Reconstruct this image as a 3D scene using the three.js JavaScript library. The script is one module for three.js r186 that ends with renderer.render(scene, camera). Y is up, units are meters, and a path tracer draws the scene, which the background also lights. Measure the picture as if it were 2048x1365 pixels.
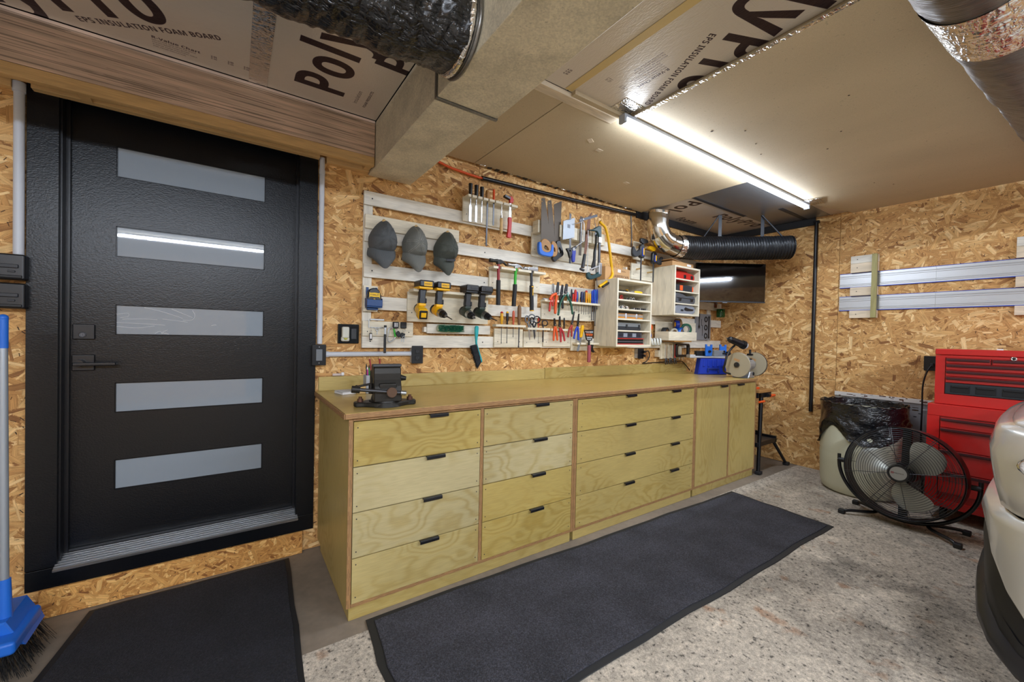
import * as THREE from 'three';
import { RoundedBoxGeometry } from 'three/addons/geometries/RoundedBoxGeometry.js';
import { mergeGeometries, mergeVertices, toCreasedNormals } from 'three/addons/utils/BufferGeometryUtils.js';
import { RectAreaLightUniformsLib } from 'three/addons/lights/RectAreaLightUniformsLib.js';

// ---------------------------------------------------------------- camera, light, exposure
const scene = new THREE.Scene();
scene.background = new THREE.Color(0x000000);
const camera = new THREE.PerspectiveCamera(2 * Math.atan(682.5 / 810.4343) * 180 / Math.PI, 2048 / 1365, 0.05, 60);
{
  const yaw = 0.602, pitch = -0.0139;
  camera.position.set(0, 1.30, 2.6532);
  camera.lookAt(Math.sin(yaw) * Math.cos(pitch), 1.30 + Math.sin(pitch), 2.6532 - Math.cos(yaw) * Math.cos(pitch));
  camera.rotateZ(0.0214);
}
const renderer = new THREE.WebGLRenderer({ antialias: true });
renderer.toneMapping = THREE.LinearToneMapping;
renderer.toneMappingExposure = 1.02;
renderer.shadowMap.enabled = true;
RectAreaLightUniformsLib.init();
const LED_POWER = 120, LED_GLOW = 5, LED_COLOR = new THREE.Color(0.84, 0.95, 1.11);
// the ceiling strips of the garage: [x0, x1, z, light gain]
const LED_STRIPS = [[1.79, 4.28, 1.105, 0.72], [-2.1, 0.5, 4.6, 3.3], [1.4, 3.9, 4.6, 2.5]];

// ---------------------------------------------------------------- helpers
let seed = 7;
const rnd = () => { seed = (seed + 0x6d2b79f5) | 0; let t = Math.imul(seed ^ (seed >>> 15), 1 | seed); t = (t + Math.imul(t ^ (t >>> 7), 61 | t)) ^ t; return ((t ^ (t >>> 14)) >>> 0) / 4294967296; };
const rr = (a, b) => a + (b - a) * rnd();
const V = (x, y, z) => new THREE.Vector3(x, y, z);
const PI = Math.PI;
const names = new Map();
function numbered(n) { const k = names.get(n) || 0; names.set(n, k + 1); return k ? n + '_' + String(k).padStart(3, '0') : n; }
const fin = (g) => { const o = g.index ? g.toNonIndexed() : g; for (const k of Object.keys(o.attributes)) if (!['position', 'normal', 'uv'].includes(k)) o.deleteAttribute(k); return o; };
function tf(g, x = 0, y = 0, z = 0, rx = 0, ry = 0, rz = 0) {
  if (rx || ry || rz) g.applyMatrix4(new THREE.Matrix4().makeRotationFromEuler(new THREE.Euler(rx, ry, rz)));
  if (x || y || z) g.translate(x, y, z);
  return g;
}
// box given by size and centre; r = rounding
function bx(w, h, d, x = 0, y = 0, z = 0, r = 0, rx = 0, ry = 0, rz = 0) {
  const m = Math.min(w, h, d) * 0.49;
  const g = fin(r ? new RoundedBoxGeometry(w, h, d, 1, Math.min(r, m)) : new THREE.BoxGeometry(w, h, d));
  return tf(g, x, y, z, rx, ry, rz);
}
// box by its limits
const bl = (x0, x1, y0, y1, z0, z1, r = 0) => bx(x1 - x0, y1 - y0, z1 - z0, (x0 + x1) / 2, (y0 + y1) / 2, (z0 + z1) / 2, r);
// cylinder along 'y' turned to axis
function cy(r0, r1, h, x = 0, y = 0, z = 0, axis = 'y', seg = 16, open = false) {
  const g = fin(new THREE.CylinderGeometry(r1, r0, h, seg, 1, open));
  return tf(g, x, y, z, axis === 'z' ? PI / 2 : 0, 0, axis === 'x' ? -PI / 2 : 0);
}
// tapered cylinder from a to b
function seg(a, b, r0, r1 = r0, n = 10) {
  const d = b.clone().sub(a), g = fin(new THREE.CylinderGeometry(r1, r0, d.length(), n, 1));
  g.applyQuaternion(new THREE.Quaternion().setFromUnitVectors(V(0, 1, 0), d.clone().normalize()));
  const c = a.clone().add(b).multiplyScalar(0.5); g.translate(c.x, c.y, c.z); return g;
}
function tube(pts, r, n = 24, k = 8, closed = false, tension = 0.5) {
  return fin(new THREE.TubeGeometry(new THREE.CatmullRomCurve3(pts.map((p) => (p.isVector3 ? p : V(...p))), closed, 'catmullrom', tension), n, r, k, closed));
}
function sph(r, x = 0, y = 0, z = 0, sx = 1, sy = 1, sz = 1, n = 14) { const g = fin(new THREE.SphereGeometry(r, n, Math.max(6, n >> 1))); g.scale(sx, sy, sz); return tf(g, x, y, z); }
function tor(R, r, x = 0, y = 0, z = 0, rx = 0, ry = 0, n = 24, k = 8, arc = 2 * PI, rz = 0) { return tf(fin(new THREE.TorusGeometry(R, r, k, n, arc)), x, y, z, rx, ry, rz); }
function lathe(pts, n = 24, x = 0, y = 0, z = 0, axis = 'y') { return tf(fin(new THREE.LatheGeometry(pts.map((p) => new THREE.Vector2(p[0], p[1])), n)), x, y, z, axis === 'z' ? PI / 2 : 0, 0, axis === 'x' ? -PI / 2 : 0); }
// outline in xy extruded along z from z0 by d, chamfer b, optional holes
function ext(pts, d, z0 = 0, b = 0, holes = [], curve = 6) {
  const s = pts instanceof THREE.Shape ? pts : new THREE.Shape(pts.map((p) => new THREE.Vector2(p[0], p[1])));
  for (const h of holes) s.holes.push(h instanceof THREE.Path ? h : new THREE.Path(h.map((p) => new THREE.Vector2(p[0], p[1]))));
  const g = new THREE.ExtrudeGeometry(s, { depth: Math.max(d - 2 * b, 1e-4), bevelEnabled: b > 0, bevelSize: b, bevelThickness: b, bevelOffset: -b, bevelSegments: 1, curveSegments: curve });
  return tf(fin(g), 0, 0, z0 + b);
}
const circlePath = (x, y, r) => { const p = new THREE.Path(); p.absarc(x, y, r, 0, 2 * PI, true); return p; };
function smooth(pts) { const s = new THREE.Shape(); s.setFromPoints(new THREE.CatmullRomCurve3(pts.map((p) => V(p[0], p[1], 0)), true).getPoints(pts.length * 5).map((p) => new THREE.Vector2(p.x, p.y))); return s; }
// box-projected uv in metres; turn swaps the axes
function boxUV(g, ox = 0, oy = 0, turn = false) {
  const p = g.attributes.position, n = g.attributes.normal, u = new Float32Array(p.count * 2);
  for (let i = 0; i < p.count; i += 3) {
    const nx = Math.abs(n.getX(i) + n.getX(i + 1) + n.getX(i + 2)), ny = Math.abs(n.getY(i) + n.getY(i + 1) + n.getY(i + 2)), nz = Math.abs(n.getZ(i) + n.getZ(i + 1) + n.getZ(i + 2));
    for (let k = i; k < i + 3; k++) {
      let a, b;
      if (nz >= nx && nz >= ny) { a = p.getX(k); b = p.getY(k); } else if (nx >= ny) { a = p.getZ(k); b = p.getY(k); } else { a = p.getX(k); b = p.getZ(k); }
      if (turn) { const c = a; a = b; b = c; }
      u[2 * k] = a + ox; u[2 * k + 1] = b + oy;
    }
  }
  g.setAttribute('uv', new THREE.BufferAttribute(u, 2)); return g;
}
// one named mesh from a list of geometries; o.turn turns the grain, o.keep keeps the uv
function mesh(name, geos, mat, parent, o = {}) {
  const list = (Array.isArray(geos) ? geos : [geos]).map(fin);
  const g = list.length > 1 ? mergeGeometries(list) : list[0];
  if (!o.keep) boxUV(g, o.fix ? 0 : Math.round(rnd() * 97) * 0.137, o.fix ? 0 : Math.round(rnd() * 97) * 0.119, o.turn);
  const m = new THREE.Mesh(g, mat); m.castShadow = m.receiveShadow = true;
  m.name = parent ? name : numbered(name);
  (parent || scene).add(m); return m;
}
function thing(name, label, category, pos = [0, 0, 0], turn = 0, group) {
  const o = new THREE.Group(); o.name = numbered(name); scene.add(o); o.position.set(...pos); o.rotation.y = turn;
  o.userData = { label, category }; if (group) o.userData.group = group; return o;
}
function solo(name, label, category, geos, mat, group, o) { const m = mesh(name, geos, mat, null, o); m.userData = { label, category }; if (group) m.userData.group = group; return m; }
function struct(name, label, pos = [0, 0, 0]) { const o = new THREE.Group(); o.name = name; o.position.set(...pos); o.userData = { kind: 'structure', label }; scene.add(o); return o; }

// ---------------------------------------------------------------- textures
const hash = (x, y, s) => { let h = Math.imul(x, 374761393) ^ Math.imul(y, 668265263) ^ Math.imul(s, 974711); h = Math.imul(h ^ (h >>> 13), 1274126177); return ((h ^ (h >>> 16)) >>> 0) / 4294967296; };
// tileable value noise: x, y in cells, period px, py
function vn(x, y, px, py, s) {
  const xi = Math.floor(x), yi = Math.floor(y); let fx = x - xi, fy = y - yi; fx = fx * fx * (3 - 2 * fx); fy = fy * fy * (3 - 2 * fy);
  const m = (a, p) => ((a % p) + p) % p, x0 = m(xi, px), x1 = m(xi + 1, px), y0 = m(yi, py), y1 = m(yi + 1, py);
  const a = hash(x0, y0, s), b = hash(x1, y0, s), c = hash(x0, y1, s), d = hash(x1, y1, s);
  return a + (b - a) * fx + (c - a) * fy + (a - b - c + d) * fx * fy;
}
function fbm(u, v, cx, cy2, oct, s) { let r = 0, w = 0.5, t = 0; for (let i = 0; i < oct; i++) { r += w * vn(u * cx, v * cy2, cx, cy2, s + i); t += w; w *= 0.5; cx *= 2; cy2 *= 2; } return r / t; }
const clamp = (x, a = 0, b = 1) => Math.min(b, Math.max(a, x));
function dataTex(w, h, data, color, sx = 1, sy = 1) {
  const t = new THREE.DataTexture(data, w, h, THREE.RGBAFormat); t.wrapS = t.wrapT = THREE.RepeatWrapping; t.magFilter = THREE.LinearFilter; t.minFilter = THREE.LinearMipmapLinearFilter;
  if (color) t.colorSpace = THREE.SRGBColorSpace; t.repeat.set(1 / sx, 1 / sy); t.needsUpdate = true; return t;
}
// f(u, v) -> [r, g, b] in 0..255 or a number
function makeTex(w, h, f, color, sx, sy) {
  const d = new Uint8Array(w * h * 4);
  for (let y = 0, i = 0; y < h; y++) for (let x = 0; x < w; x++, i += 4) { const c = f(x / w, y / h); if (c.length) { d[i] = clamp(c[0], 0, 255); d[i + 1] = clamp(c[1], 0, 255); d[i + 2] = clamp(c[2], 0, 255); } else d[i] = d[i + 1] = d[i + 2] = clamp(c, 0, 255); d[i + 3] = 255; }
  return dataTex(w, h, d, color, sx, sy);
}
function canvasTex(w, h, draw) {
  const c = document.createElement('canvas'); c.width = w; c.height = h; const x = c.getContext('2d'); draw(x, w, h);
  const t = new THREE.CanvasTexture(c); t.colorSpace = THREE.SRGBColorSpace; return t;
}
const mixc = (a, b, t) => [a[0] + (b[0] - a[0]) * t, a[1] + (b[1] - a[1]) * t, a[2] + (b[2] - a[2]) * t];

// oriented strand board: overlapping wood strands
function osbTextures(N, metres, count, pal, lmin, lmax) {
  const col = new Uint8Array(N * N * 4), bump = new Uint8Array(N * N * 4), s = N / metres;
  for (let i = 0; i < N * N; i++) { col[4 * i] = pal[1][0]; col[4 * i + 1] = pal[1][1]; col[4 * i + 2] = pal[1][2]; col[4 * i + 3] = 255; bump[4 * i] = bump[4 * i + 1] = bump[4 * i + 2] = 110; bump[4 * i + 3] = 255; }
  for (let k = 0; k < count; k++) {
    const L = rr(lmin, lmax) * s, W = rr(0.008, 0.034) * s, cx = rnd() * N, cyy = rnd() * N, an = rnd() < 0.35 ? rr(-0.6, 0.6) : rnd() * PI, ca = Math.cos(an), sa = Math.sin(an);
    const t = rnd(), base = t < 0.09 ? mixc(pal[0], pal[1], rnd()) : t < 0.72 ? mixc(pal[1], pal[2], rnd()) : mixc(pal[2], pal[3], rnd()), id = (rnd() * 1e6) | 0, hgt = rr(60, 190), tip = rr(0, 0.5) * W, fr = rr(0.5, 1.6);
    const ex = Math.abs(ca) * L / 2 + Math.abs(sa) * W / 2, ey = Math.abs(sa) * L / 2 + Math.abs(ca) * W / 2;
    for (let y = Math.floor(cyy - ey); y <= cyy + ey; y++) for (let x = Math.floor(cx - ex); x <= cx + ex; x++) {
      const dx = x - cx, dy = y - cyy, a = dx * ca + dy * sa, b = -dx * sa + dy * ca;
      const jag = (hash(Math.round(b * 0.6), id, 3) - 0.5) * 9 + tip * b / W * 2;
      if (Math.abs(b) > W / 2 || Math.abs(a + jag) > L / 2) continue;
      const g = (vn(a * 0.03 * fr, b * 0.42 * fr, 4096, 4096, id & 1023) - 0.5) * 44 + (hash(x, y, 5) - 0.5) * 14, edge = Math.abs(b) > W / 2 - 1 ? -26 : 0;
      const i = 4 * ((((y % N) + N) % N) * N + (((x % N) + N) % N));
      col[i] = clamp(base[0] + g + edge, 0, 255); col[i + 1] = clamp(base[1] + g * 0.86 + edge, 0, 255); col[i + 2] = clamp(base[2] + g * 0.62 + edge * 0.8, 0, 255);
      bump[i] = bump[i + 1] = bump[i + 2] = clamp(hgt + g * 0.5 + edge, 0, 255);
    }
  }
  for (let k = 0; k < count * 0.09; k++) {  // dark bark slivers
    const L = rr(0.004, 0.02) * s, W = rr(1, 3), cx = rnd() * N, cyy = rnd() * N, an = rnd() * PI, ca = Math.cos(an), sa = Math.sin(an);
    for (let a = -L / 2; a < L / 2; a += 0.7) for (let b = -W / 2; b < W / 2; b += 0.7) { const x = Math.round(cx + a * ca - b * sa), y = Math.round(cyy + a * sa + b * ca), i = 4 * ((((y % N) + N) % N) * N + (((x % N) + N) % N)); col[i] *= 0.5; col[i + 1] *= 0.45; col[i + 2] *= 0.42; bump[i] = bump[i + 1] = bump[i + 2] = bump[i] * 0.5; }
  }
  return [dataTex(N, N, col, true, metres, metres), dataTex(N, N, bump, false, metres, metres)];
}
const [osbMap, osbBump] = osbTextures(2048, 2.4, 15000, [[134, 88, 46], [188, 138, 80], [214, 168, 106], [240, 204, 146]], 0.05, 0.15);

// birch plywood, grain along u; 1.5 m tile
const plyMap = makeTex(1024, 1024, (u, v) => {
  const warp = fbm(u, v, 3, 6, 4, 11) * 1.9 + fbm(u, v, 2, 3, 2, 91) * 1.2, r = Math.sin((v * 9 + warp * 6) * 2 * PI) * 0.5 + 0.5;
  const fib = vn(u * 40, v * 512, 40, 512, 31), blot = fbm(u, v, 3, 4, 3, 51), t = Math.pow(r, 2.2) * clamp((fbm(u, v, 3, 5, 2, 71) - 0.36) * 3.2);
  const k = 1 - 0.065 * t - 0.07 * (fib - 0.5) - 0.13 * (blot - 0.5);
  return [236 * k, 222 * k * (1 - 0.03 * t), 178 * k * (1 - 0.12 * t)];
}, true, 1.5, 1.5);
const pineMap = makeTex(512, 512, (u, v) => { const g = Math.sin((v * 9 + fbm(u, v, 2, 5, 3, 5) * 2.2) * 2 * PI) * 0.5 + 0.5, f = vn(u * 16, v * 256, 16, 256, 9), k = 1 - 0.05 * g * g - 0.1 * (f - 0.5) - 0.1 * (fbm(u, v, 4, 4, 3, 17) - 0.5); return [236 * k, 232 * k, 222 * k]; }, true, 0.6, 0.6);
const lsl = makeTex(512, 512, (u, v) => { const f = vn(u * 3, v * 150, 3, 150, 19), f2 = vn(u * 8, v * 40, 8, 40, 29), k = 0.9 + 0.2 * (f2 - 0.5) - (f < 0.28 ? 0.22 : 0) + 0.08 * (f - 0.5); return [230 * k, 208 * k, 190 * k]; }, true, 1.2, 0.5);
const plyEdge = (turn) => makeTex(32, 128, (u, v) => { const t = turn ? u : v, s = Math.floor(t * 16), c = [[176, 138, 92], [112, 74, 42], [190, 152, 104], [128, 86, 50]][s % 4], k = 0.85 + 0.3 * hash(s, Math.floor((turn ? v : u) * 20), 3); return [c[0] * k, c[1] * k, c[2] * k]; }, true, turn ? 0.0186 : 0.4, turn ? 0.4 : 0.0186);
const edgeH = plyEdge(false), edgeV = plyEdge(true);
const concreteMap = makeTex(2048, 2048, (u, v) => {
  const a = fbm(u, v, 4, 4, 5, 101), b = fbm(u, v, 16, 16, 4, 131), c = fbm(u, v, 220, 220, 3, 151), d = vn(u * 900, v * 900, 900, 900, 7), e = fbm(u, v, 7, 7, 4, 171);
  let k = 0.86 + 0.26 * (a - 0.5) + 0.2 * (b - 0.5) + 0.36 * (c - 0.5) + 0.24 * (d - 0.5);
  const white = clamp((fbm(u, v, 30, 30, 5, 191) - 0.56) * 5) * 0.1, stain = clamp((e - 0.6) * 5) * 0.22, pit = c < 0.24 ? 0.3 : 0;
  k = k + white - stain - pit; const rust = clamp((fbm(u, v, 26, 26, 5, 231) - 0.7) * 7) * 0.28; return [198 * k * (1 - 0.35 * rust), 186 * k * (1 - 0.75 * rust), 170 * k * (1 - rust)];
}, true, 2.6, 2.6);
const concreteBump = makeTex(1024, 1024, (u, v) => 255 * (0.5 * fbm(u, v, 60, 60, 4, 151) + 0.5 * fbm(u, v, 16, 16, 3, 131)), false, 1.3, 1.3);
const footMap = makeTex(512, 512, (u, v) => { const k = 0.84 + 0.3 * (fbm(u, v, 4, 4, 5, 601) - 0.5) + 0.1 * (fbm(u, v, 60, 60, 3, 611) - 0.5); return [200 * k, 192 * k, 182 * k]; }, true, 1.6, 1.6);
const carpetBump = makeTex(512, 512, (u, v) => 255 * (0.55 * vn(u * 130, v * 130, 130, 130, 3) + 0.45 * vn(u * 256, v * 256, 256, 256, 4)), false, 0.36, 0.36);
const carpetMap = makeTex(512, 512, (u, v) => { const n = 0.62 + 0.55 * vn(u * 150, v * 150, 150, 150, 3) + 0.35 * (fbm(u, v, 4, 4, 4, 8) - 0.5) + (hash((u * 512) | 0, (v * 512) | 0, 77) > 0.9985 ? 2 : 0); return [66 * n, 66 * n, 73 * n]; }, true, 0.6, 0.6);
const foilBump = makeTex(512, 512, (u, v) => 255 * (0.6 * fbm(u, v, 40, 40, 3, 61) + 0.4 * fbm(u, v, 8, 8, 3, 63)), false, 0.35, 0.35);
const crinkle = makeTex(512, 512, (u, v) => { const a = fbm(u, v, 10, 26, 4, 21), r = Math.abs(a - 0.5) * 2, b = Math.abs(fbm(u, v, 24, 12, 3, 25) - 0.5) * 2; return 255 * (0.65 * Math.sqrt(r) + 0.35 * b); }, false, 0.5, 0.5);
const zincMap = makeTex(512, 512, (u, v) => { const k = 0.98 + 0.2 * (fbm(u, v, 8, 8, 4, 41) - 0.5) + 0.16 * (fbm(u, v, 120, 120, 2, 43) - 0.5) - (fbm(u, v, 150, 150, 2, 45) > 0.82 ? 0.14 : 0); return [222 * k, 216 * k, 200 * k]; }, true, 0.7, 0.7);
const brushBump = makeTex(512, 512, (u, v) => 255 * (0.5 * vn(u * 150, v * 90, 150, 90, 13) + 0.3 * vn(u * 250, v * 200, 250, 200, 15) + 0.2 * fbm(u, v, 20, 6, 3, 14)), false, 0.5, 0.5);
const tanMap = makeTex(1024, 1024, (u, v) => { const k = 0.95 + 0.09 * (fbm(u, v, 5, 3, 4, 81) - 0.5) + 0.07 * (hash((u * 1024) | 0, (v * 1024) | 0, 9) - 0.5) - (fbm(u, v, 160, 160, 2, 83) > 0.84 ? 0.08 : 0) - (vn(u * 340, v * 340, 340, 340, 85) > 0.992 ? 0.2 : 0); return [222 * k, 208 * k, 182 * k]; }, true, 1.6, 1.6);
const streak = makeTex(512, 512, (u, v) => 255 * (0.5 * vn(u * 8, v * 200, 8, 200, 23) + 0.5 * vn(u * 24, v * 90, 24, 90, 24)), false, 0.7, 0.35);

// ---------------------------------------------------------------- materials
const C = (h) => new THREE.Color(h);
const std = (color, rough = 0.6, metal = 0, o = {}) => new THREE.MeshStandardMaterial({ color: C(color), roughness: rough, metalness: metal, ...o });
const phy = (color, rough, metal, o) => new THREE.MeshPhysicalMaterial({ color: C(color), roughness: rough, metalness: metal, ...o });
const tinted = (t, rx, ry) => { const c = t.clone(); c.repeat.set(1 / rx, 1 / ry); c.needsUpdate = true; return c; };
const M = {
  osb: std('#ffffff', 0.72, 0, { map: osbMap, bumpMap: osbBump, bumpScale: 0.0016 }),
  osbFresh: std('#fff2d6', 0.7, 0, { map: tinted(osbMap, 1.5, 1.5), bumpMap: tinted(osbBump, 1.5, 1.5), bumpScale: 0.0014 }),
  concrete: std('#ffffff', 0.86, 0, { map: concreteMap, bumpMap: concreteBump, bumpScale: 0.004 }),
  footing: std('#c3b8ab', 0.72, 0, { map: footMap }),
  ply: std('#c4b88f', 0.42, 0, { map: plyMap }), plyPale: std('#c8c5b9', 0.5, 0, { map: plyMap }), plyDark: std('#a98b3a', 0.42, 0, { map: plyMap }),
  plyTop: std('#c9b682', 0.28, 0, { map: plyMap }), edgeH: std('#ffffff', 0.6, 0, { map: edgeH }), edgeV: std('#ffffff', 0.6, 0, { map: edgeV }),
  white: std('#f2f0ec', 0.6, 0, { map: pineMap }), rack: std('#f1ebdc', 0.58, 0, { map: pineMap }), pine: std('#e2bb84', 0.6, 0, { map: pineMap }), treated: std('#b3ad78', 0.65, 0, { map: pineMap }), pineStrip: std('#f3e4d0', 0.6, 0, { map: pineMap }),
  plaster: std('#e6e3dc', 0.85),
  lsl: std('#fbeee4', 0.55, 0, { map: lsl }),
  black: std('#0d0e12', 0.5), blackSemi: std('#101116', 0.34), blackGloss: std('#08090c', 0.16), rubber: std('#1b1c1f', 0.62), darkGrey: std('#2c2e33', 0.5), grey: std('#6f747a', 0.5), lightGrey: std('#a7abb2', 0.5),
  doorPaint: phy('#06090f', 0.31, 0, { specularIntensity: 0.75, bumpMap: brushBump, bumpScale: 0.0005 }),
  steel: std('#b9bcc0', 0.3, 1), chrome: std('#e6e8ec', 0.12, 1), darkSteel: std('#55565a', 0.4, 0.9), sawSteel: std('#4c443c', 0.46, 0.7), iron: std('#302e2b', 0.42, 0.55, { bumpMap: foilBump, bumpScale: 0.0006 }), alu: std('#d3d6da', 0.42, 1), rustSteel: std('#6b4a3c', 0.5, 0.6),
  zinc: std('#fdf8ec', 0.5, 0.12, { map: zincMap }), zincDark: std('#9a9ca3', 0.34, 0.9, { map: zincMap }),
  foil: std('#d9cfc6', 0.34, 0.6, { bumpMap: foilBump, bumpScale: 0.0009 }), foilShine: std('#e6e3de', 0.2, 1, { bumpMap: crinkle, bumpScale: 0.006 }), tan: std('#f2eadc', 0.62, 0, { map: tanMap }),
  bagBlack: phy('#0c0d11', 0.26, 0, { bumpMap: crinkle, bumpScale: 0.007, clearcoat: 0.5, clearcoatRoughness: 0.2 }),
  ductBlack: phy('#0b0c10', 0.24, 0, { bumpMap: crinkle, bumpScale: 0.016, clearcoat: 0.4, clearcoatRoughness: 0.2 }), foilDull: std('#9a9b9d', 0.3, 0.75, { bumpMap: streak, bumpScale: 0.001 }),
  carpet: std('#fafaff', 1, 0, { map: carpetMap, bumpMap: carpetBump, bumpScale: 0.005 }), carpetDark: std('#9a9ca6', 1, 0, { map: carpetMap, bumpMap: carpetBump, bumpScale: 0.005 }),
  pvc: std('#c6cad2', 0.42), red: phy('#bd1412', 0.34, 0, { clearcoat: 0.6, clearcoatRoughness: 0.2 }), maroon: std('#45191c', 0.4), plasticDark: std('#24272c', 0.55),
  yellow: std('#f2b705', 0.42), yellow2: std('#e0a900', 0.4), blue: std('#0d3fb8', 0.4), blueCase: std('#0a2fa6', 0.42), sky: std('#1f6ad0', 0.42), orange: std('#e2561e', 0.45), redTool: std('#c22a22', 0.45), teal: std('#1aa0a6', 0.42), green: std('#2fae2a', 0.42), dkGreen: std('#14523f', 0.45), hulk: std('#26332a', 0.45),
  wood: std('#b98a52', 0.5, 0, { map: pineMap }), woodPale: std('#e3c187', 0.5, 0, { map: pineMap }), card: std('#b98f60', 0.85), cloth: std('#6a6b68', 0.95), paper: std('#e9e9ea', 0.8), whitePlastic: std('#e8e8ea', 0.45),
};
// ---------------------------------------------------------------- room shell
const XR = 4.9, XL = -3.2, ZF = 6.6, HC = 2.57;
{
  const f = struct('floor', 'bare stained concrete garage floor');
  mesh('concrete_slab', bl(XL - 0.2, XR + 0.2, -0.15, 0, 0.87, ZF + 0.2), M.concrete, f, { fix: true });
  mesh('footing_strip', bl(XL - 0.2, XR + 0.2, -0.15, -0.004, -0.2, 0.868), M.footing, f, { fix: true });

  const w = struct('wall_back', 'oriented strand board wall behind the workbench and door');
  const OX0 = -0.656, OX1 = 0.322, OY0 = 0.2, OY1 = 2.36;
  const panel = (x0, x1, y0, y1) => mesh('board_panel', bl(x0, x1, y0, y1, -0.012, 0), M.osb, w, {});
  panel(XL, -1.6, 0, 2.6); panel(-1.597, OX0, 0, 2.6); panel(OX0, OX1, OY1, 2.6); panel(OX0, OX1, 0, OY0); panel(OX1, 1.493, 0, 2.6); panel(1.496, 2.796, 0, 2.6); panel(2.799, XR, 0, 2.6);
  mesh('wall_core', [bl(XL - 0.2, OX0, -0.1, 2.8, -0.18, -0.013), bl(OX1, XR + 0.2, -0.1, 2.8, -0.18, -0.013), bl(OX0, OX1, OY1, 2.8, -0.18, -0.013), bl(OX0, OX1, -0.1, OY0, -0.18, -0.013)], M.darkGrey, w);

  const r = struct('wall_right', 'oriented strand board wall beside the red tool chest');
  const rp = (z0, z1, y0, y1) => mesh('board_panel', bl(XR, XR + 0.012, y0, y1, z0, z1), M.osb, r, {});
  rp(0, 1.173, 0.93, 2.6); rp(0, 1.173, 0, 0.927); rp(1.176, 2.396, 0, 2.6); rp(2.399, 3.62, 0, 2.6); rp(3.623, 4.84, 0, 2.6); rp(4.843, ZF, 0, 2.6);
  mesh('wall_core', bl(XR + 0.013, XR + 0.2, -0.1, 2.8, -0.18, ZF + 0.2), M.darkGrey, r);
  const l = struct('wall_left', 'unseen plaster wall outside the frame, kept pale to bounce light');
  mesh('board_panel', bl(XL - 0.2, XL, -0.1, 2.8, -0.18, ZF + 0.2), M.plaster, l);  // plasterboard, its pale colour picked to throw neutral bounce light
  const fr = struct('wall_front', 'front garage wall behind the camera');
  mesh('board_panel', [bl(XL - 0.2, 0.2, -0.1, 2.8, ZF, ZF + 0.2), bl(4.6, XR + 0.2, -0.1, 2.8, ZF, ZF + 0.2), bl(0.2, 4.6, 2.2, 2.8, ZF, ZF + 0.2)], M.osb, fr);
  const gd = struct('door_2', 'closed sectional garage door behind the camera');
  const gm = std('#6d716e', 0.5);
  for (let i = 0; i < 4; i++) mesh('door_section', bl(0.2, 4.6, i * 0.55 + 0.002, i * 0.55 + 0.545, ZF + 0.02, ZF + 0.08, 0.004), gm, gd);
}
// print of an insulation board; canvas x = +x, canvas up = +z, metres
function boardPrint(w, d, draw, S = 1000) {
  return canvasTex(Math.round(w * S), Math.round(d * S), (c, W, H) => {
    c.fillStyle = '#dcd3c8'; c.fillRect(0, 0, W, H);
    for (let i = 0; i < 900; i++) { c.fillStyle = `rgba(${90 + 60 * rnd()},${80 + 50 * rnd()},${70 + 40 * rnd()},${0.05 * rnd()})`; c.fillRect(rnd() * W, rnd() * H, rr(2, 60), rr(1, 3)); }
    c.save(); c.scale(S, S); c.fillStyle = '#2c1822';
    const put = (s, x, z, size, ang, bold = true, stretch = 1, right = false) => { c.save(); c.textAlign = right ? 'right' : 'left'; c.translate(x, d - z); c.rotate(ang); c.scale(size / 100 * stretch, size / 100); c.font = (bold ? 'bold ' : '') + '100px sans-serif'; c.fillText(s, 0, 0); c.restore(); };
    const lines = (x, z, n, len, ang) => { for (let i = 0; i < n; i++) put(['REFLECTIVE SIDE WITH AIR SPACE', 'POLYSTYRENE FOAM BOARD', 'R-VALUE FOAM SHEATHING TABLE', 'FOIL FACED INSULATION'][i % 4], x + Math.sin(ang) * i * -0.0001, z - i * 0.016 * Math.cos(ang), 0.012, ang, false, len); };
    draw(put, lines); c.restore();
  });
}
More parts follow.
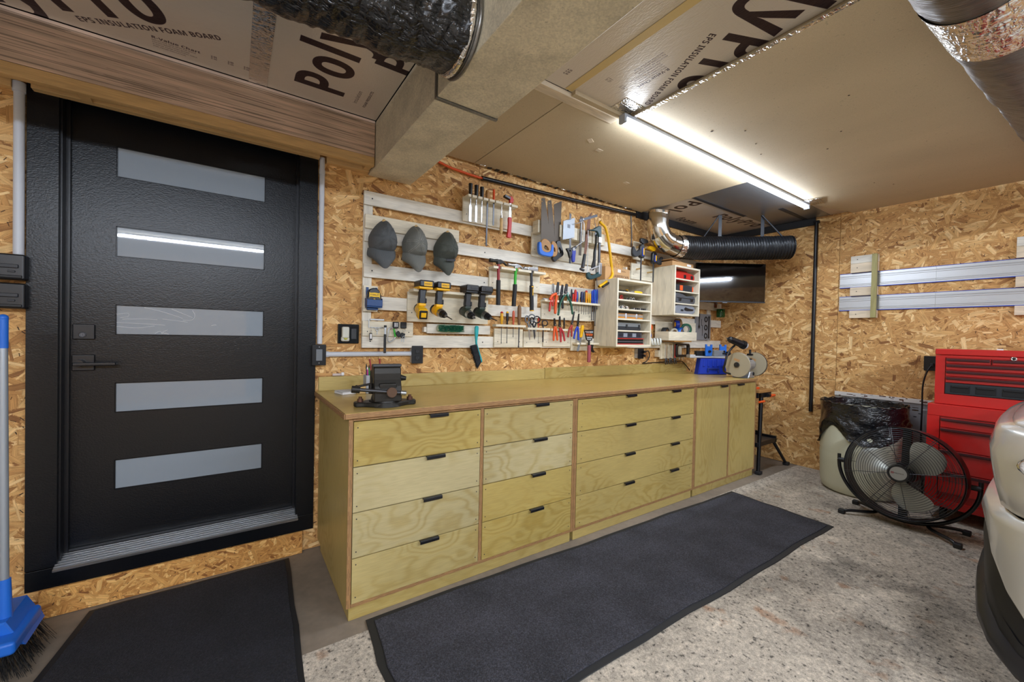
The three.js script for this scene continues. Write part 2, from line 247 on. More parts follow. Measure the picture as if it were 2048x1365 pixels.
{
  const ce = struct('ceiling', 'garage ceiling of foil faced and tan insulation boards');
  mesh('joist_deck', bl(XL - 0.2, XR + 0.2, 2.602, 2.8, -0.18, ZF + 0.2), M.darkGrey, ce);
  // board: limits in x and z, underside height, material or print
  const board = (name, x0, x1, z0, z1, y, mat) => {
    const g = bl(x0, x1, y, 2.6, z0, z1, 0.002), p = g.attributes.position, u = g.attributes.uv;
    if (mat.userData.print) { for (let i = 0; i < p.count; i++) u.setXY(i, (p.getX(i) - x0) / (x1 - x0), (p.getZ(i) - z0) / (z1 - z0)); return mesh(name, g, mat, ce, { keep: true }); }
    return mesh(name, g, mat, ce);
  };
  const foilPrint = (tex) => { const m = new THREE.MeshStandardMaterial({ color: C('#ffffff'), map: tex, roughness: 0.36, metalness: 0.35, bumpMap: foilUV, bumpScale: 0.0012 }); m.userData.print = true; return m; };
  const foilUV = foilBump.clone(); foilUV.repeat.set(3, 3); foilUV.needsUpdate = true;
  board('foil_board', XL, 0.098, 0.157, 1.35, HC, foilPrint(boardPrint(3.298, 1.193, (put, lines) => {
    const X = (x) => x - XL, Z = (z) => z - 0.157;
    put('PolyPro', X(-0.205), Z(0.42), 0.36, -0.42, true, 0.74, true);
    put('EPS INSULATION FOAM BOARD', X(-0.54), Z(0.214), 0.043, -0.42, true, 0.84);
    put('R-Value Chart', X(-0.31), Z(0.268), 0.026, 0.02); lines(X(-0.31), Z(0.252), 4, 0.85, 0.02);
    for (let i = 0; i < 3; i++) for (let k = 0; k < 3; k++) put(['3.85', '4.17', '5.40'][k], X(-0.1 + i * 0.064), Z(0.275 - k * 0.011), 0.012, 0);
  }, 620)));
  mesh('foil_tape', bl(0.05, 0.13, HC - 0.0022, HC - 0.0012, 0.16, 1.3), M.foilShine, ce);
  board('foil_board', 0.1, 0.69, 0.157, 1.6, HC, foilPrint(boardPrint(0.59, 1.443, (put) => {
    put('PolyPro', 0.375, 0.118, 0.33, -PI / 2, true, 0.86);
    put('insulation', 0.45, 0.12, 0.03, -PI / 2, false); put('FOAM PRODUCTS', 0.5, 0.105, 0.022, -PI / 2);
    put('P', 0.62, 0.5, 0.26, -PI / 2);
  })));
  board('foil_board', 0.975, 1.405, 1.062, 2.2, HC, foilPrint(boardPrint(0.43, 1.138, (put, lines) => {
    put('BOARD', 0.105, 0.325, 0.06, 0, true, 0.9); put('3.85', 0.2, 0.13, 0.014, -0.1); put('4.17', 0.2, 0.115, 0.014, -0.1); put('5.40', 0.2, 0.1, 0.014, -0.1); put('4.35', 0.32, 0.12, 0.014, -0.1); put('5.00', 0.32, 0.105, 0.014, -0.1); put('6.50', 0.32, 0.09, 0.014, -0.1);
    lines(0.2, 0.66, 6, 0.7, -0.2);
  })));
  board('foil_board', 1.41, 1.858, 1.062, 2.6, HC, foilPrint(boardPrint(0.448, 1.538, (put, lines) => {
    put('PolyPro', 0.425, 0.31, 0.36, PI / 2 - 0.4, true, 0.74, true); put('EPS INSULATION FOAM BOARD', 0.205, 0.645, 0.043, PI / 2 - 0.4, true, 0.84);
    put('R-Value Chart', 0.255, 0.41, 0.027, PI / 2); for (let i = 0; i < 7; i++) put(i % 2 ? 'POLYSTYRENE BOARD 3.85 4.17' : 'REFLECTIVE AIR SPACE VALUE', 0.24 - i * 0.016, 0.41 + (i > 3 ? 0.05 : 0), 0.012, PI / 2, false);
    for (let i = 0; i < 3; i++) for (let k = 0; k < 3; k++) put(['3.85', '4.17', '5.40'][k], 0.11 + 0.1 * i - 0.012 * k, 0.2, 0.014, PI / 2, false);
  })));
  mesh('seam_tape', bl(1.385, 1.43, HC - 0.0022, HC - 0.0012, 1.07, 2.2), std('#d9bd7e', 0.35), ce);
  mesh('edge_tape', [bl(1.845, 1.87, 2.548, 2.5495, 1.1, 2.6), bl(1.70, 1.86, HC - 0.0024, HC - 0.0014, 1.075, 1.2)], M.foilShine, ce);
  mesh('batten_strip', bl(0.975, 1.80, 2.545, 2.571, 1.0, 1.06, 0.003), M.pineStrip, ce);
  board('tan_board', 0.975, 1.432, 0.03, 0.998, 2.55, M.tan); board('tan_board', 1.437, 3.33, 0.03, 1.09, 2.55, M.tan);
  // ripped edge along the wall
  for (let i = 0; i < 26; i++) { const x = 1.5 + i * 0.066; mesh('torn_paper', bx(rr(0.02, 0.06), 0.003, rr(0.01, 0.04), x, 2.5485, 0.03, 0, rr(-0.3, 0.3), rr(-0.5, 0.5), 0), i % 4 ? M.black : M.foilShine, ce); }
  board('foil_board', 3.335, XR, 0.0, 0.55, HC, foilPrint(boardPrint(1.565, 0.55, (put) => { put('Pol', 0.1, 0.5, 0.22, PI / 2 - 0.25); put('PolyPro', 0.72, 0.33, 0.2, -0.12, true, 1.0); put('foam', 0.5, 0.06, 0.13, 0); })));
  board('foil_board', 3.335, XR, 0.553, 1.09, HC, M.foilDull);
  mesh('foil_tape', [bl(3.335, 4.3, HC - 0.003, HC - 0.001, 0.535, 0.57), bl(4.3, XR, HC - 0.003, HC - 0.001, 0.86, 0.9)], M.darkGrey, ce);
  board('foil_board', 4.2, XR, 1.092, 1.25, HC, M.foil);
  mesh('foil_patch', bx(0.2, 0.002, 0.14, 4.25, 2.5465, 1.17, 0, 0.03, 0.2, 0.02), M.foilShine, ce);
  const cut = ext([[1.862, 1.10], [4.215, 1.10], [4.86, 1.262], [XR, 1.262], [XR, 3.5], [1.862, 3.5]], 0.048, 0, 0); cut.rotateX(PI / 2); cut.translate(0, 2.598, 0);
  mesh('tan_board', cut, M.tan, ce);
  board('tan_board', XL, 1.855, 2.62, ZF, 2.55, M.tan); board('tan_board', XL, 0.098, 1.355, 2.61, HC, M.tan); board('tan_board', 0.1, 0.69, 1.61, 2.61, HC, M.tan); board('tan_board', 1.86, XR, 3.51, ZF, 2.55, M.tan);
  // nail holes and dents in the big tan board
  const dent = std('#4a3a28', 0.9);
  for (const [x, z] of [[2.55, 1.9], [2.95, 1.75], [3.15, 1.62], [2.5, 1.42], [2.72, 1.38], [2.9, 1.33], [4.1, 1.62], [4.25, 1.7], [2.35, 1.3]]) mesh('nail_hole', cy(rr(0.004, 0.009), 0.004, 0.002, x, 2.5495, z, 'y', 7), dent, ce);
  for (const [x, z] of [[2.0, 0.72], [1.86, 0.78], [2.6, 0.45]]) mesh('torn_paper', bx(0.05, 0.0015, 0.03, x, 2.5493, z, 0, 0, rr(0, 1), 0), M.pineStrip, ce);
}
// header beam over the door
{
  const b = thing('header_beam', 'long laminated wood beam boxed out above the black door', 'beam', [0, 2.30, 0]);
  mesh('beam', bl(XL, 0.688, 0.052, 0.268, 0, 0.155, 0.003), M.lsl, b);
  mesh('lower_rail', bl(XL, 0.688, 0, 0.0515, 0.117, 0.155, 0.003), M.pine, b);
  mesh('wall_rail', [bl(-0.72, 0.404, 0.008, 0.0515, 0.0205, 0.058, 0.002), bl(0.444, 0.688, 0.0, 0.0515, 0.001, 0.04, 0.002), bl(XL, -0.78, 0.0, 0.0515, 0.001, 0.04, 0.002)], M.pine, b);
  for (const x of [-1.4, -0.55, 0.665]) mesh('blocking', bx(0.038, 0.045, 0.076, x, 0.027, 0.078 + (x > 0.5 ? 0.0005 : 0.0095), 0.002), M.pine, b);
}
// ---------------------------------------------------------------- entrance door
{
  const d = struct('door_1', 'black painted door with five frosted glass strips');
  const X0 = -0.637, X1 = 0.308, Y0 = 0.243, Y1 = 2.352, ZD = -0.06, wl = -0.473, wr = 0.14;
  const tops = [2.171, 1.787, 1.407, 1.027, 0.650], hh = 0.144;
  const holes = tops.map((t) => [[wl, t], [wr, t], [wr, t - hh], [wl, t - hh]]);
  mesh('slab', ext([[X0, Y0], [X1, Y0], [X1, Y1], [X0, Y1]], 0.045, ZD - 0.045, 0.0015, holes), M.doorPaint, d, { turn: true });
  const glass = phy('#7f8a95', 0.45, 0, { clearcoat: 1, clearcoatRoughness: 0.02 });
  tops.forEach((t, i) => {
    const g = mesh('glass_pane', bl(wl, wr, t - hh, t, ZD - 0.03, ZD - 0.005), glass, d);
    mesh('glazing_bead', [bl(wl, wr, t - 0.003, t, ZD - 0.005, ZD - 0.001), bl(wl, wr, t - hh, t - hh + 0.003, ZD - 0.005, ZD - 0.001), bl(wl, wl + 0.003, t - hh, t, ZD - 0.005, ZD - 0.001), bl(wr - 0.003, wr, t - hh, t, ZD - 0.005, ZD - 0.001)], M.doorPaint, d);
    if (i === 2) for (const pts of [[[-0.37, 1.40], [-0.3, 1.382], [-0.22, 1.352]], [[-0.265, 1.398], [-0.21, 1.372], [-0.18, 1.358]], [[-0.18, 1.395], [-0.17, 1.37], [-0.182, 1.345], [-0.22, 1.342]], [[-0.472, 1.362], [-0.43, 1.368], [-0.43, 1.352], [-0.46, 1.345]], [[-0.45, 1.338], [-0.38, 1.342], [-0.32, 1.341]], [[-0.472, 1.322], [-0.36, 1.318], [-0.29, 1.314]], [[-0.472, 1.303], [-0.4, 1.297], [-0.33, 1.309]], [[-0.33, 1.27], [-0.31, 1.282], [-0.3, 1.27]], [[-0.28, 1.29], [-0.3, 1.277], [-0.275, 1.268]], [[-0.1, 1.318], [-0.085, 1.322], [-0.078, 1.321]], [[-0.3, 1.345], [-0.24, 1.338], [-0.2, 1.333]]])
      mesh('crease_glint', tube(pts.map((p) => V(p[0], p[1], ZD - 0.004)), 0.0008, 14, 5), M.whitePlastic, d);  // white tubes paint the LED glints along creases of the torn film
  });
  mesh('jamb', [bl(-0.6545, X0 - 0.002, 0.2, 2.36, -0.13, 0.002), bl(X1 + 0.002, 0.3215, 0.2, 2.36, -0.13, 0.002), bl(-0.6545, 0.3215, Y1 + 0.002, 2.36, -0.13, 0.002), bl(X0 - 0.002, X0 + 0.012, 0.243, Y1, ZD + 0.001, ZD + 0.016), bl(X1 - 0.012, X1 + 0.002, 0.243, Y1, ZD + 0.001, ZD + 0.016), bl(X0 - 0.002, X1 + 0.002, Y1 - 0.014, Y1 + 0.002, ZD + 0.001, ZD + 0.016)], M.blackSemi, d);
  const casing = M.doorPaint;
  mesh('casing', bl(-0.742, -0.645, 0.2185, 2.352, 0.0005, 0.02, 0.002), casing, d, { turn: true }); mesh('casing', bl(0.305, 0.401, 0.2165, 2.352, 0.0005, 0.02, 0.002), casing, d, { turn: true });
  mesh('casing', bl(-0.742, 0.401, 0.126, 0.2155, 0.0005, 0.02, 0.002), casing, d);
  const db = mesh('deadbolt_plate', bl(-0.617, -0.543, 1.238, 1.310, ZD, ZD + 0.012, 0.004), M.blackSemi, d);
  mesh('keyhole', [tor(0.011, 0.0022, -0.583, 1.26, ZD + 0.013), cy(0.009, 0.009, 0.003, -0.583, 1.26, ZD + 0.013, 'z'), bx(0.002, 0.008, 0.002, -0.583, 1.26, ZD + 0.0155)], M.darkSteel, db);
  const lp = mesh('lever_plate', bl(-0.619, -0.543, 1.091, 1.166, ZD, ZD + 0.012, 0.004), M.blackSemi, d);
  mesh('lever_handle', [cy(0.017, 0.015, 0.035, -0.588, 1.128, ZD + 0.03, 'z'), bx(0.145, 0.016, 0.012, -0.535, 1.124, ZD + 0.05, 0.004)], M.blackSemi, lp);
  const sill = mesh('threshold', ext([[-0.06, 0.206], [0.05, 0.206], [0.052, 0.214], [0.046, 0.2175], [-0.06, 0.2435]], 0.968, 0, 0), M.alu, d); sill.rotation.y = -PI / 2; sill.position.set(0.3165, 0, 0);
  // ext is along z: turn so that its length runs along x
  for (let i = 0; i < 6; i++) mesh('threshold_rib', bx(0.966, 0.003, 0.006, -0.168, 0.2435 - 0.0265 * (i + 0.6) / 6.4 + 0.002, -0.055 + 0.104 * (i + 0.6) / 6.4, 0.001), M.steel, d);
  mesh('door_sweep', bl(X0 + 0.01, X1 - 0.01, 0.245, 0.256, ZD, ZD + 0.008, 0.002), M.darkGrey, d);
  const k = struct('trim_1', 'pale strip of strand board under the door'); mesh('kick_strip', bl(-0.698, 0.343, -0.002, 0.1255, 0.0005, 0.03, 0.002), M.osbFresh, k);
}
// ---------------------------------------------------------------- ceiling light strips
LED_STRIPS.forEach(([x0, x1, z, gain], i) => {
  const L = x1 - x0, xc = (x0 + x1) / 2;
  const t = thing('led_strip_light', ['glowing clear LED strip light on the tan ceiling above the workbench', 'LED strip light behind the camera on the left', 'LED strip light behind the camera above the car', 'LED strip light on the ceiling over the entrance area'][i], 'light', [xc, 2.5, z]);
  mesh('housing', [bx(L, 0.01, 0.046, 0, 0.045, 0, 0.003), bx(L, 0.01, 0.003, 0, 0.038, 0.0215), bx(L, 0.01, 0.003, 0, 0.038, -0.0215)], M.lightGrey, t);
  const glow = new THREE.MeshStandardMaterial({ color: C('#ffffff'), roughness: 0.4, emissive: LED_COLOR, emissiveIntensity: LED_GLOW });
  mesh('glowing_tube', cy(0.018, 0.018, L - 0.02, 0, 0.022, 0, 'x', 16), glow, t);
  for (const s of [-1, 1]) mesh('end_cap', bx(0.02, 0.048, 0.046, s * (L / 2 + 0.005), 0.026, 0, 0.005), M.lightGrey, t);
  for (let k = 0; k < 2; k++) mesh('mounting_clip', bx(0.02, 0.012, 0.05, (k - 0.5) * L * 0.8, 0.043, 0, 0.002), M.lightGrey, t);
  for (const s of [-1, 0, 1]) {   // the round tube shines to both sides and down
    const a = new THREE.RectAreaLight(LED_COLOR, LED_POWER * gain * (s ? 0.66 : 1.2), L - 0.04, 0.024);
    a.position.set(xc, s ? 2.516 : 2.502, z + s * 0.0195); if (s) a.lookAt(xc, 2.516 - 0.34, z + s); else a.rotation.x = -PI / 2; scene.add(a);
  }
});
// ---------------------------------------------------------------- workbench
const ZB = 0.775, BT = 0.942;
{
  const top = (x0, x1, label) => {
    const t = thing('worktop', label, 'worktop', [x0, BT - 0.022, 0]);
    mesh('panel', bl(0, x1 - x0, 0.0015, 0.022, 0.001, 0.793, 0.001), M.plyTop, t);
    mesh('front_edge', bl(0, x1 - x0, -0.003, 0.0205, 0.7935, 0.799, 0.002), M.edgeH, t, { fix: true });
    return t;
  };
  const t1 = top(0.404, 3.126, 'long yellow birch plywood worktop carrying the vise');
  mesh('side_edge', bl(-0.006, -0.0005, -0.003, 0.0205, 0.001, 0.799, 0.002), M.edgeH, t1, { fix: true });
  top(3.129, 4.135, 'shorter birch plywood worktop carrying the bench grinder');
  solo('backsplash', 'birch plywood backsplash strip behind the vise', 'backsplash', bl(0.42, 2.148, BT + 0.0005, 1.027, 0.001, 0.019, 0.002), M.ply);
  solo('backsplash', 'birch plywood backsplash strip below the two wall cabinets', 'backsplash', bl(2.152, 4.2, BT + 0.0005, 1.034, 0.001, 0.019, 0.002), M.ply);
  const Y0 = 0.075, Y1 = 0.9;
  const pull = (x, y, parent, w = 0.1) => mesh('drawer_pull', [bx(w, 0.006, 0.018, x, y + 0.002, ZB + 0.012, 0.002), bx(w, 0.014, 0.004, x, y - 0.005, ZB + 0.02, 0.0015)], M.blackSemi, parent);
  function unit(x0, x1, label, cols) {
    const u = thing('drawer_cabinet', label, 'cabinet', [0, 0, 0]);
    mesh('carcass', [bl(x0, x0 + 0.018, 0.06, BT - 0.022, 0.02, ZB - 0.008), bl(x1 - 0.018, x1, 0.06, BT - 0.022, 0.02, ZB - 0.008), bl(x0 + 0.018, x1 - 0.018, 0.06, 0.078, 0.02, ZB - 0.008), bl(x0 + 0.018, x1 - 0.018, BT - 0.04, BT - 0.022, 0.02, ZB - 0.008), bl(x0 + 0.018, x1 - 0.018, 0.078, BT - 0.04, 0.02, 0.03)], M.ply, u, { turn: true });
    mesh('face_edge', bl(x0, x0 + 0.018, 0.06, BT - 0.0225, ZB - 0.0075, ZB, 0.001), M.edgeV, u, { fix: true }); mesh('face_edge', bl(x1 - 0.018, x1, 0.06, BT - 0.0225, ZB - 0.0075, ZB, 0.001), M.edgeV, u, { fix: true });
    mesh('face_edge', bl(x0 + 0.0185, x1 - 0.0185, 0.06, 0.078, ZB - 0.0075, ZB, 0.001), M.edgeH, u, { fix: true }); mesh('face_edge', bl(x0 + 0.0185, x1 - 0.0185, BT - 0.04, BT - 0.0225, ZB - 0.0075, ZB, 0.001), M.edgeH, u, { fix: true });
    mesh('toe_kick', bl(x0 + 0.012, x1 - 0.012, -0.004, 0.0595, 0.05, ZB - 0.012, 0.001), M.ply, u);
    return u;
  }
  const drawer = (u, x0, x1, i, mat, pulls) => {
    const h = (Y1 - Y0) / 4, y1 = Y1 - i * h, d = mesh('drawer', bl(x0 + 0.003, x1 - 0.003, y1 - h + 0.0022, y1 - 0.0022, ZB - 0.017, ZB + 0.0015, 0.0012), mat, u);
    for (const p of pulls) pull(x0 + (x1 - x0) * p, y1 - 0.002, d);
    const scr = []; for (const sx of [0.03, 0.97]) for (const sy of [0.14, 0.86]) mesh('screw_head', cy(0.003, 0.003, 0.0012, x0 + (x1 - x0) * sx, y1 - h * sy, ZB + 0.0018, 'z', 7), M.plasticDark, d);
  };
  const A = unit(0.425, 1.788, 'pale birch drawer cabinet with two columns of drawers under the vise', 2);
  mesh('divider', bl(1.099, 1.117, 0.0785, BT - 0.0405, 0.035, ZB - 0.008), M.ply, A); mesh('face_edge', bl(1.099, 1.117, 0.0785, BT - 0.0405, ZB - 0.0075, ZB, 0.001), M.edgeV, A, { fix: true });
  const fresh = M.plyPale, pl = M.ply, tone = [std('#c6b988', 0.45, 0, { map: plyMap }), M.plyPale, std('#c6c2b2', 0.5, 0, { map: plyMap }), std('#c6bea0', 0.48, 0, { map: plyMap })];
  [tone[0], fresh, tone[2], tone[3]].forEach((m, i) => drawer(A, 0.443, 1.099, i, m, [0.62 - 0.02 * i]));
  [tone[3], fresh, tone[0], tone[0]].forEach((m, i) => drawer(A, 1.117, 1.77, i, m, [0.6 - 0.012 * i]));
  const B = unit(1.79, 3.127, 'birch drawer cabinet with one column of wide two-handled drawers');
  for (let i = 0; i < 4; i++) drawer(B, 1.808, 3.109, i, i === 0 ? tone[0] : pl, [0.39, 0.8]);
  const Cc = unit(3.129, 4.165, 'birch base cabinet with two tall doors under the bench grinder');
  mesh('divider', bl(3.655, 3.673, 0.0785, BT - 0.0405, 0.035, ZB - 0.008), M.ply, Cc); mesh('face_edge', bl(3.655, 3.673, 0.0785, BT - 0.0405, ZB - 0.0075, ZB + 0.004, 0.001), M.edgeV, Cc, { fix: true });
  for (const [a, b, p] of [[3.147, 3.655, 0.8], [3.673, 4.147, 0.36]]) { const d = mesh('door', bl(a + 0.003, b - 0.003, Y0 + 0.004, Y1 - 0.002, ZB - 0.017, ZB + 0.0015, 0.0012), pl, Cc, { turn: true }); pull(a + (b - a) * p, Y1 - 0.002, d); }
}
// ---------------------------------------------------------------- floor mats
function mat(label, corners, m, bw, wav, gname) {
  const [a, b, c, d] = corners, t = thing('floor_mat', label, 'mat', [0, 0, 0]);
  const edge = (p, q, n, k) => { const o = []; for (let i = 0; i < n; i++) { const s = i / n, dx = q[0] - p[0], dz = q[1] - p[1], L = Math.hypot(dx, dz), w = (Math.sin(s * 31 + k) * 0.5 + Math.sin(s * 13 + k * 2) * 0.5) * wav; o.push([p[0] + dx * s - dz / L * w, p[1] + dz * s + dx / L * w]); } return o; };
  const out = [...edge(a, b, 14, 1), ...edge(b, c, 8, 2), ...edge(c, d, 18, 3), ...edge(d, a, 8, 4)];
  const cx = (a[0] + b[0] + c[0] + d[0]) / 4, cz = (a[1] + b[1] + c[1] + d[1]) / 4;
  const inn = out.map(([x, z]) => { const vx = cx - x, vz = cz - z, L = Math.hypot(vx, vz); return [x + Math.sign(vx) * Math.min(bw, Math.abs(vx)) * (Math.abs(vx) / L > 0.3 ? 1 : Math.abs(vx) / L), z + Math.sign(vz) * bw]; });
  const flat = (pts, y, th, b) => { const g = ext(pts.map((p) => [p[0], -p[1]]), th, 0, b); g.rotateX(-PI / 2); g.translate(0, y, 0); return g; };
  mesh('rubber_edge', flat(out, 0.0005, 0.0045, 0.0015), M.rubber, t); mesh('carpet_pile', flat(inn, 0.002, 0.0085, 0.002), m, t);
}
mat('long charcoal carpet mat lying along the workbench', [[0.502, 0.80], [3.53, 0.885], [3.49, 1.617], [0.44, 1.56]], M.carpet, 0.03, 0.008);
mat('black entrance mat in front of the door', [[-0.53, 0.07], [0.272, 0.058], [0.22, 1.3], [-0.69, 1.24]], M.carpetDark, 0.022, 0.004);

// ---------------------------------------------------------------- ducts
{
  const d = thing('sheet_metal_duct', 'rectangular galvanised duct running across the ceiling beside the header beam', 'duct', [0, 2.28, 0]);
  mesh('near_section', bl(0.684, 0.974, 0, 0.288, 1.075, 2.61, 0.004), M.zinc, d);
  mesh('wall_section', bl(0.692, 0.966, 0.012, 0.288, 0.002, 1.07, 0.004), M.zinc, d);
  mesh('drive_cleat', bl(0.678, 0.98, -0.006, 0.288, 1.058, 1.076, 0.003), M.zincDark, d);
}
// bagged flexible duct: wrinkled tube along a line
function flex(a, b, r, nl, nr, rough, sag) {
  const d = b.clone().sub(a), L = d.length(), t = d.clone().normalize(), e1 = V(0, 1, 0).cross(t).normalize(), e2 = t.clone().cross(e1), pos = [], idx = [];
  for (let i = 0; i <= nl; i++) for (let k = 0; k <= nr; k++) {
    const s = i / nl, an = k / nr * 2 * PI, u = (k % nr) / nr, w = (fbm(s, u, 26, 7, 3, 301) - 0.5) * 2 * rough + Math.abs(fbm(s, u, 60, 12, 2, 311) - 0.5) * -1.2 * rough, rad = r * (1 + sag * Math.sin(s * 9)) + w;
    const p = a.clone().addScaledVector(d, s).addScaledVector(e1, Math.cos(an) * rad).addScaledVector(e2, Math.sin(an) * rad * 0.97); pos.push(p.x, p.y, p.z);
  }
  for (let i = 0; i < nl; i++) for (let k = 0; k < nr; k++) { const q = i * (nr + 1) + k; idx.push(q, q + 1, q + nr + 1, q + 1, q + nr + 2, q + nr + 1); }
  const g = new THREE.BufferGeometry(); g.setAttribute('position', new THREE.Float32BufferAttribute(pos, 3)); g.setIndex(idx); g.computeVertexNormals(); g.setAttribute('uv', new THREE.Float32BufferAttribute(new Float32Array(pos.length / 3 * 2), 2)); return g;
}
{
  const f = thing('flexible_duct', 'crinkled black plastic flexible duct joining the sheet metal duct', 'duct', [0, 2.25, 1.3]);
  const g = flex(V(0.655, 0.15, 0.0), V(-1.4, 0.15, -0.14), 0.148, 260, 90, 0.02, 0.015); mesh('sleeve', g, M.ductBlack, f); mesh('collar_flange', [tor(0.148, 0.008, 0.674, 0.15, 0, 0, PI / 2, 36, 6), cy(0.146, 0.146, 0.02, 0.672, 0.15, 0, 'x', 32)], M.zincDark, f);
  mesh('foil_tape_band', [tor(0.142, 0.013, 0.648, 0.15, 0, 0, PI / 2, 36, 8)], M.foilShine, f);
  const s = thing('insulated_duct', 'silver foil insulated flexible duct hanging over the car', 'duct', [1.3, 2.36, 2.42]);
  const silver = std('#77706b', 0.34, 0.8, { bumpMap: streak, bumpScale: 0.004 });
  mesh('sleeve', flex(V(0, 0, 0), V(3.3, 0.04, 0.19), 0.14, 220, 60, 0.009, 0.012), silver, s, { turn: true });
  mesh('foil_tape_patch', flex(V(0.42, 0.005, 0.024), V(0.72, 0.009, 0.042), 0.1455, 20, 48, 0.003, 0), M.foilShine, s);
}
// dust hose across the corner
{
  const h = thing('exhaust_hose', 'black corrugated exhaust hose with shiny metal elbow strapped across the corner', 'duct', [0, 0, 0]);
  const P = [[3.385, 2.555, 0.2], [3.385, 2.49, 0.19], [3.36, 2.39, 0.2], [3.41, 2.285, 0.21], [3.56, 2.225, 0.235], [3.79, 2.215, 0.31], [4.03, 2.226, 0.432], [4.297, 2.233, 0.615], [4.574, 2.238, 0.866]].map((p) => V(...p));
  const curve = new THREE.CatmullRomCurve3(P), fr = curve.computeFrenetFrames(400);
  const ring = (s0, s1, n, rad, nr = 30) => { const pos = [], idx = []; for (let i = 0; i <= n; i++) { const s = s0 + (s1 - s0) * i / n, p = curve.getPointAt(s), q = Math.round(s * 400); for (let k = 0; k <= nr; k++) { const a = k / nr * 2 * PI, R = rad(s, a); pos.push(...p.clone().addScaledVector(fr.normals[q], Math.cos(a) * R).addScaledVector(fr.binormals[q], Math.sin(a) * R).toArray()); } } for (let i = 0; i < n; i++) for (let k = 0; k < nr; k++) { const q = i * (nr + 1) + k; idx.push(q, q + nr + 1, q + 1, q + 1, q + nr + 1, q + nr + 2); } const g = new THREE.BufferGeometry(); g.setAttribute('position', new THREE.Float32BufferAttribute(pos, 3)); g.setIndex(idx); g.computeVertexNormals(); g.setAttribute('uv', new THREE.Float32BufferAttribute(new Float32Array(pos.length / 3 * 2), 2)); return g; };
  const tin = std('#d8d4cc', 0.16, 1);
  for (let i = 0; i < 4; i++) mesh('elbow_section', ring(0.01 + i * 0.073, 0.01 + (i + 1) * 0.073, 4, (s) => 0.098 + 0.004 * Math.pow(Math.abs(((s - 0.01) / 0.073) % 1 - 0.5) * 2, 6)), tin, h);
  mesh('foil_collar', ring(0.295, 0.345, 10, (s, a) => 0.107 + 0.003 * Math.sin(a * 17 + s * 300)), M.foilShine, h);
  mesh('corrugated_hose', ring(0.335, 0.999, 300, (s, a) => 0.112 + 0.006 * Math.sin(s * 2 * PI * 62) + 0.0015 * Math.sin(a * 5 + s * 90)), std('#17181b', 0.34), h);
  mesh('hose_rim', tube(Array.from({ length: 24 }, (_, k) => { const a = k / 24 * 2 * PI, p = curve.getPointAt(0.999), q = 399; return p.addScaledVector(fr.normals[q], Math.cos(a) * 0.111).addScaledVector(fr.binormals[q], Math.sin(a) * 0.111); }), 0.006, 48, 6, true), M.blackSemi, h);
  const strap = (p, a, b) => { const m = mesh('hanger_strap', [bx(0.035, a, 0.004, p[0], 2.566 - a / 2, p[1], 0.001, 0, -0.6, 0), seg(V(p[0] - 0.02, 2.562, p[1]), V(p[0] - 0.02 + b[0], 2.562 - a, p[1] + b[1]), 0.008, 0.008, 4)], M.darkGrey, h); };
  strap([4.06, 0.43], 0.24, [-0.1, -0.12]); strap([4.38, 0.69], 0.22, [0.12, 0.14]);
}
// ---------------------------------------------------------------- conduits, cables, corner trims
solo('white_conduit', 'white plastic conduit rising from the black control boxes', 'conduit', [cy(0.0165, 0.0165, 0.73, -0.762, 1.963, 0.02, 'y', 16), cy(0.02, 0.02, 0.04, -0.762, 2.31, 0.022, 'y', 16)], M.pvc);
solo('white_conduit', 'white vertical conduit beside the door ending at the light switch', 'conduit', [cy(0.0145, 0.0145, 1.1, 0.422, 1.775, 0.018, 'y', 16), cy(0.0165, 0.0165, 0.03, 0.422, 2.24, 0.018, 'y', 16)], M.pvc);
solo('white_conduit', 'white horizontal conduit between the light switch and the outlet', 'conduit', [cy(0.0155, 0.0155, 0.525, 0.714, 1.162, 0.018, 'x', 16), cy(0.0185, 0.0185, 0.02, 0.462, 1.162, 0.019, 'x', 16), cy(0.013, 0.018, 0.02, 0.973, 1.162, 0.019, 'x', 16)], M.pvc);
function wallBox(name, label, cat, x0, x1, y0, y1, d) { const t = thing(name, label, cat, [(x0 + x1) / 2, y0, 0]); const w = x1 - x0, h = y1 - y0; mesh('back_box', bl(-w / 2 + 0.004, w / 2 - 0.004, 0.004, h - 0.004, 0.0005, d - 0.006, 0.004), M.lightGrey, t); mesh('cover_plate', bl(-w / 2, w / 2, 0, h, d - 0.006, d, 0.003), M.blackSemi, t); return t; }
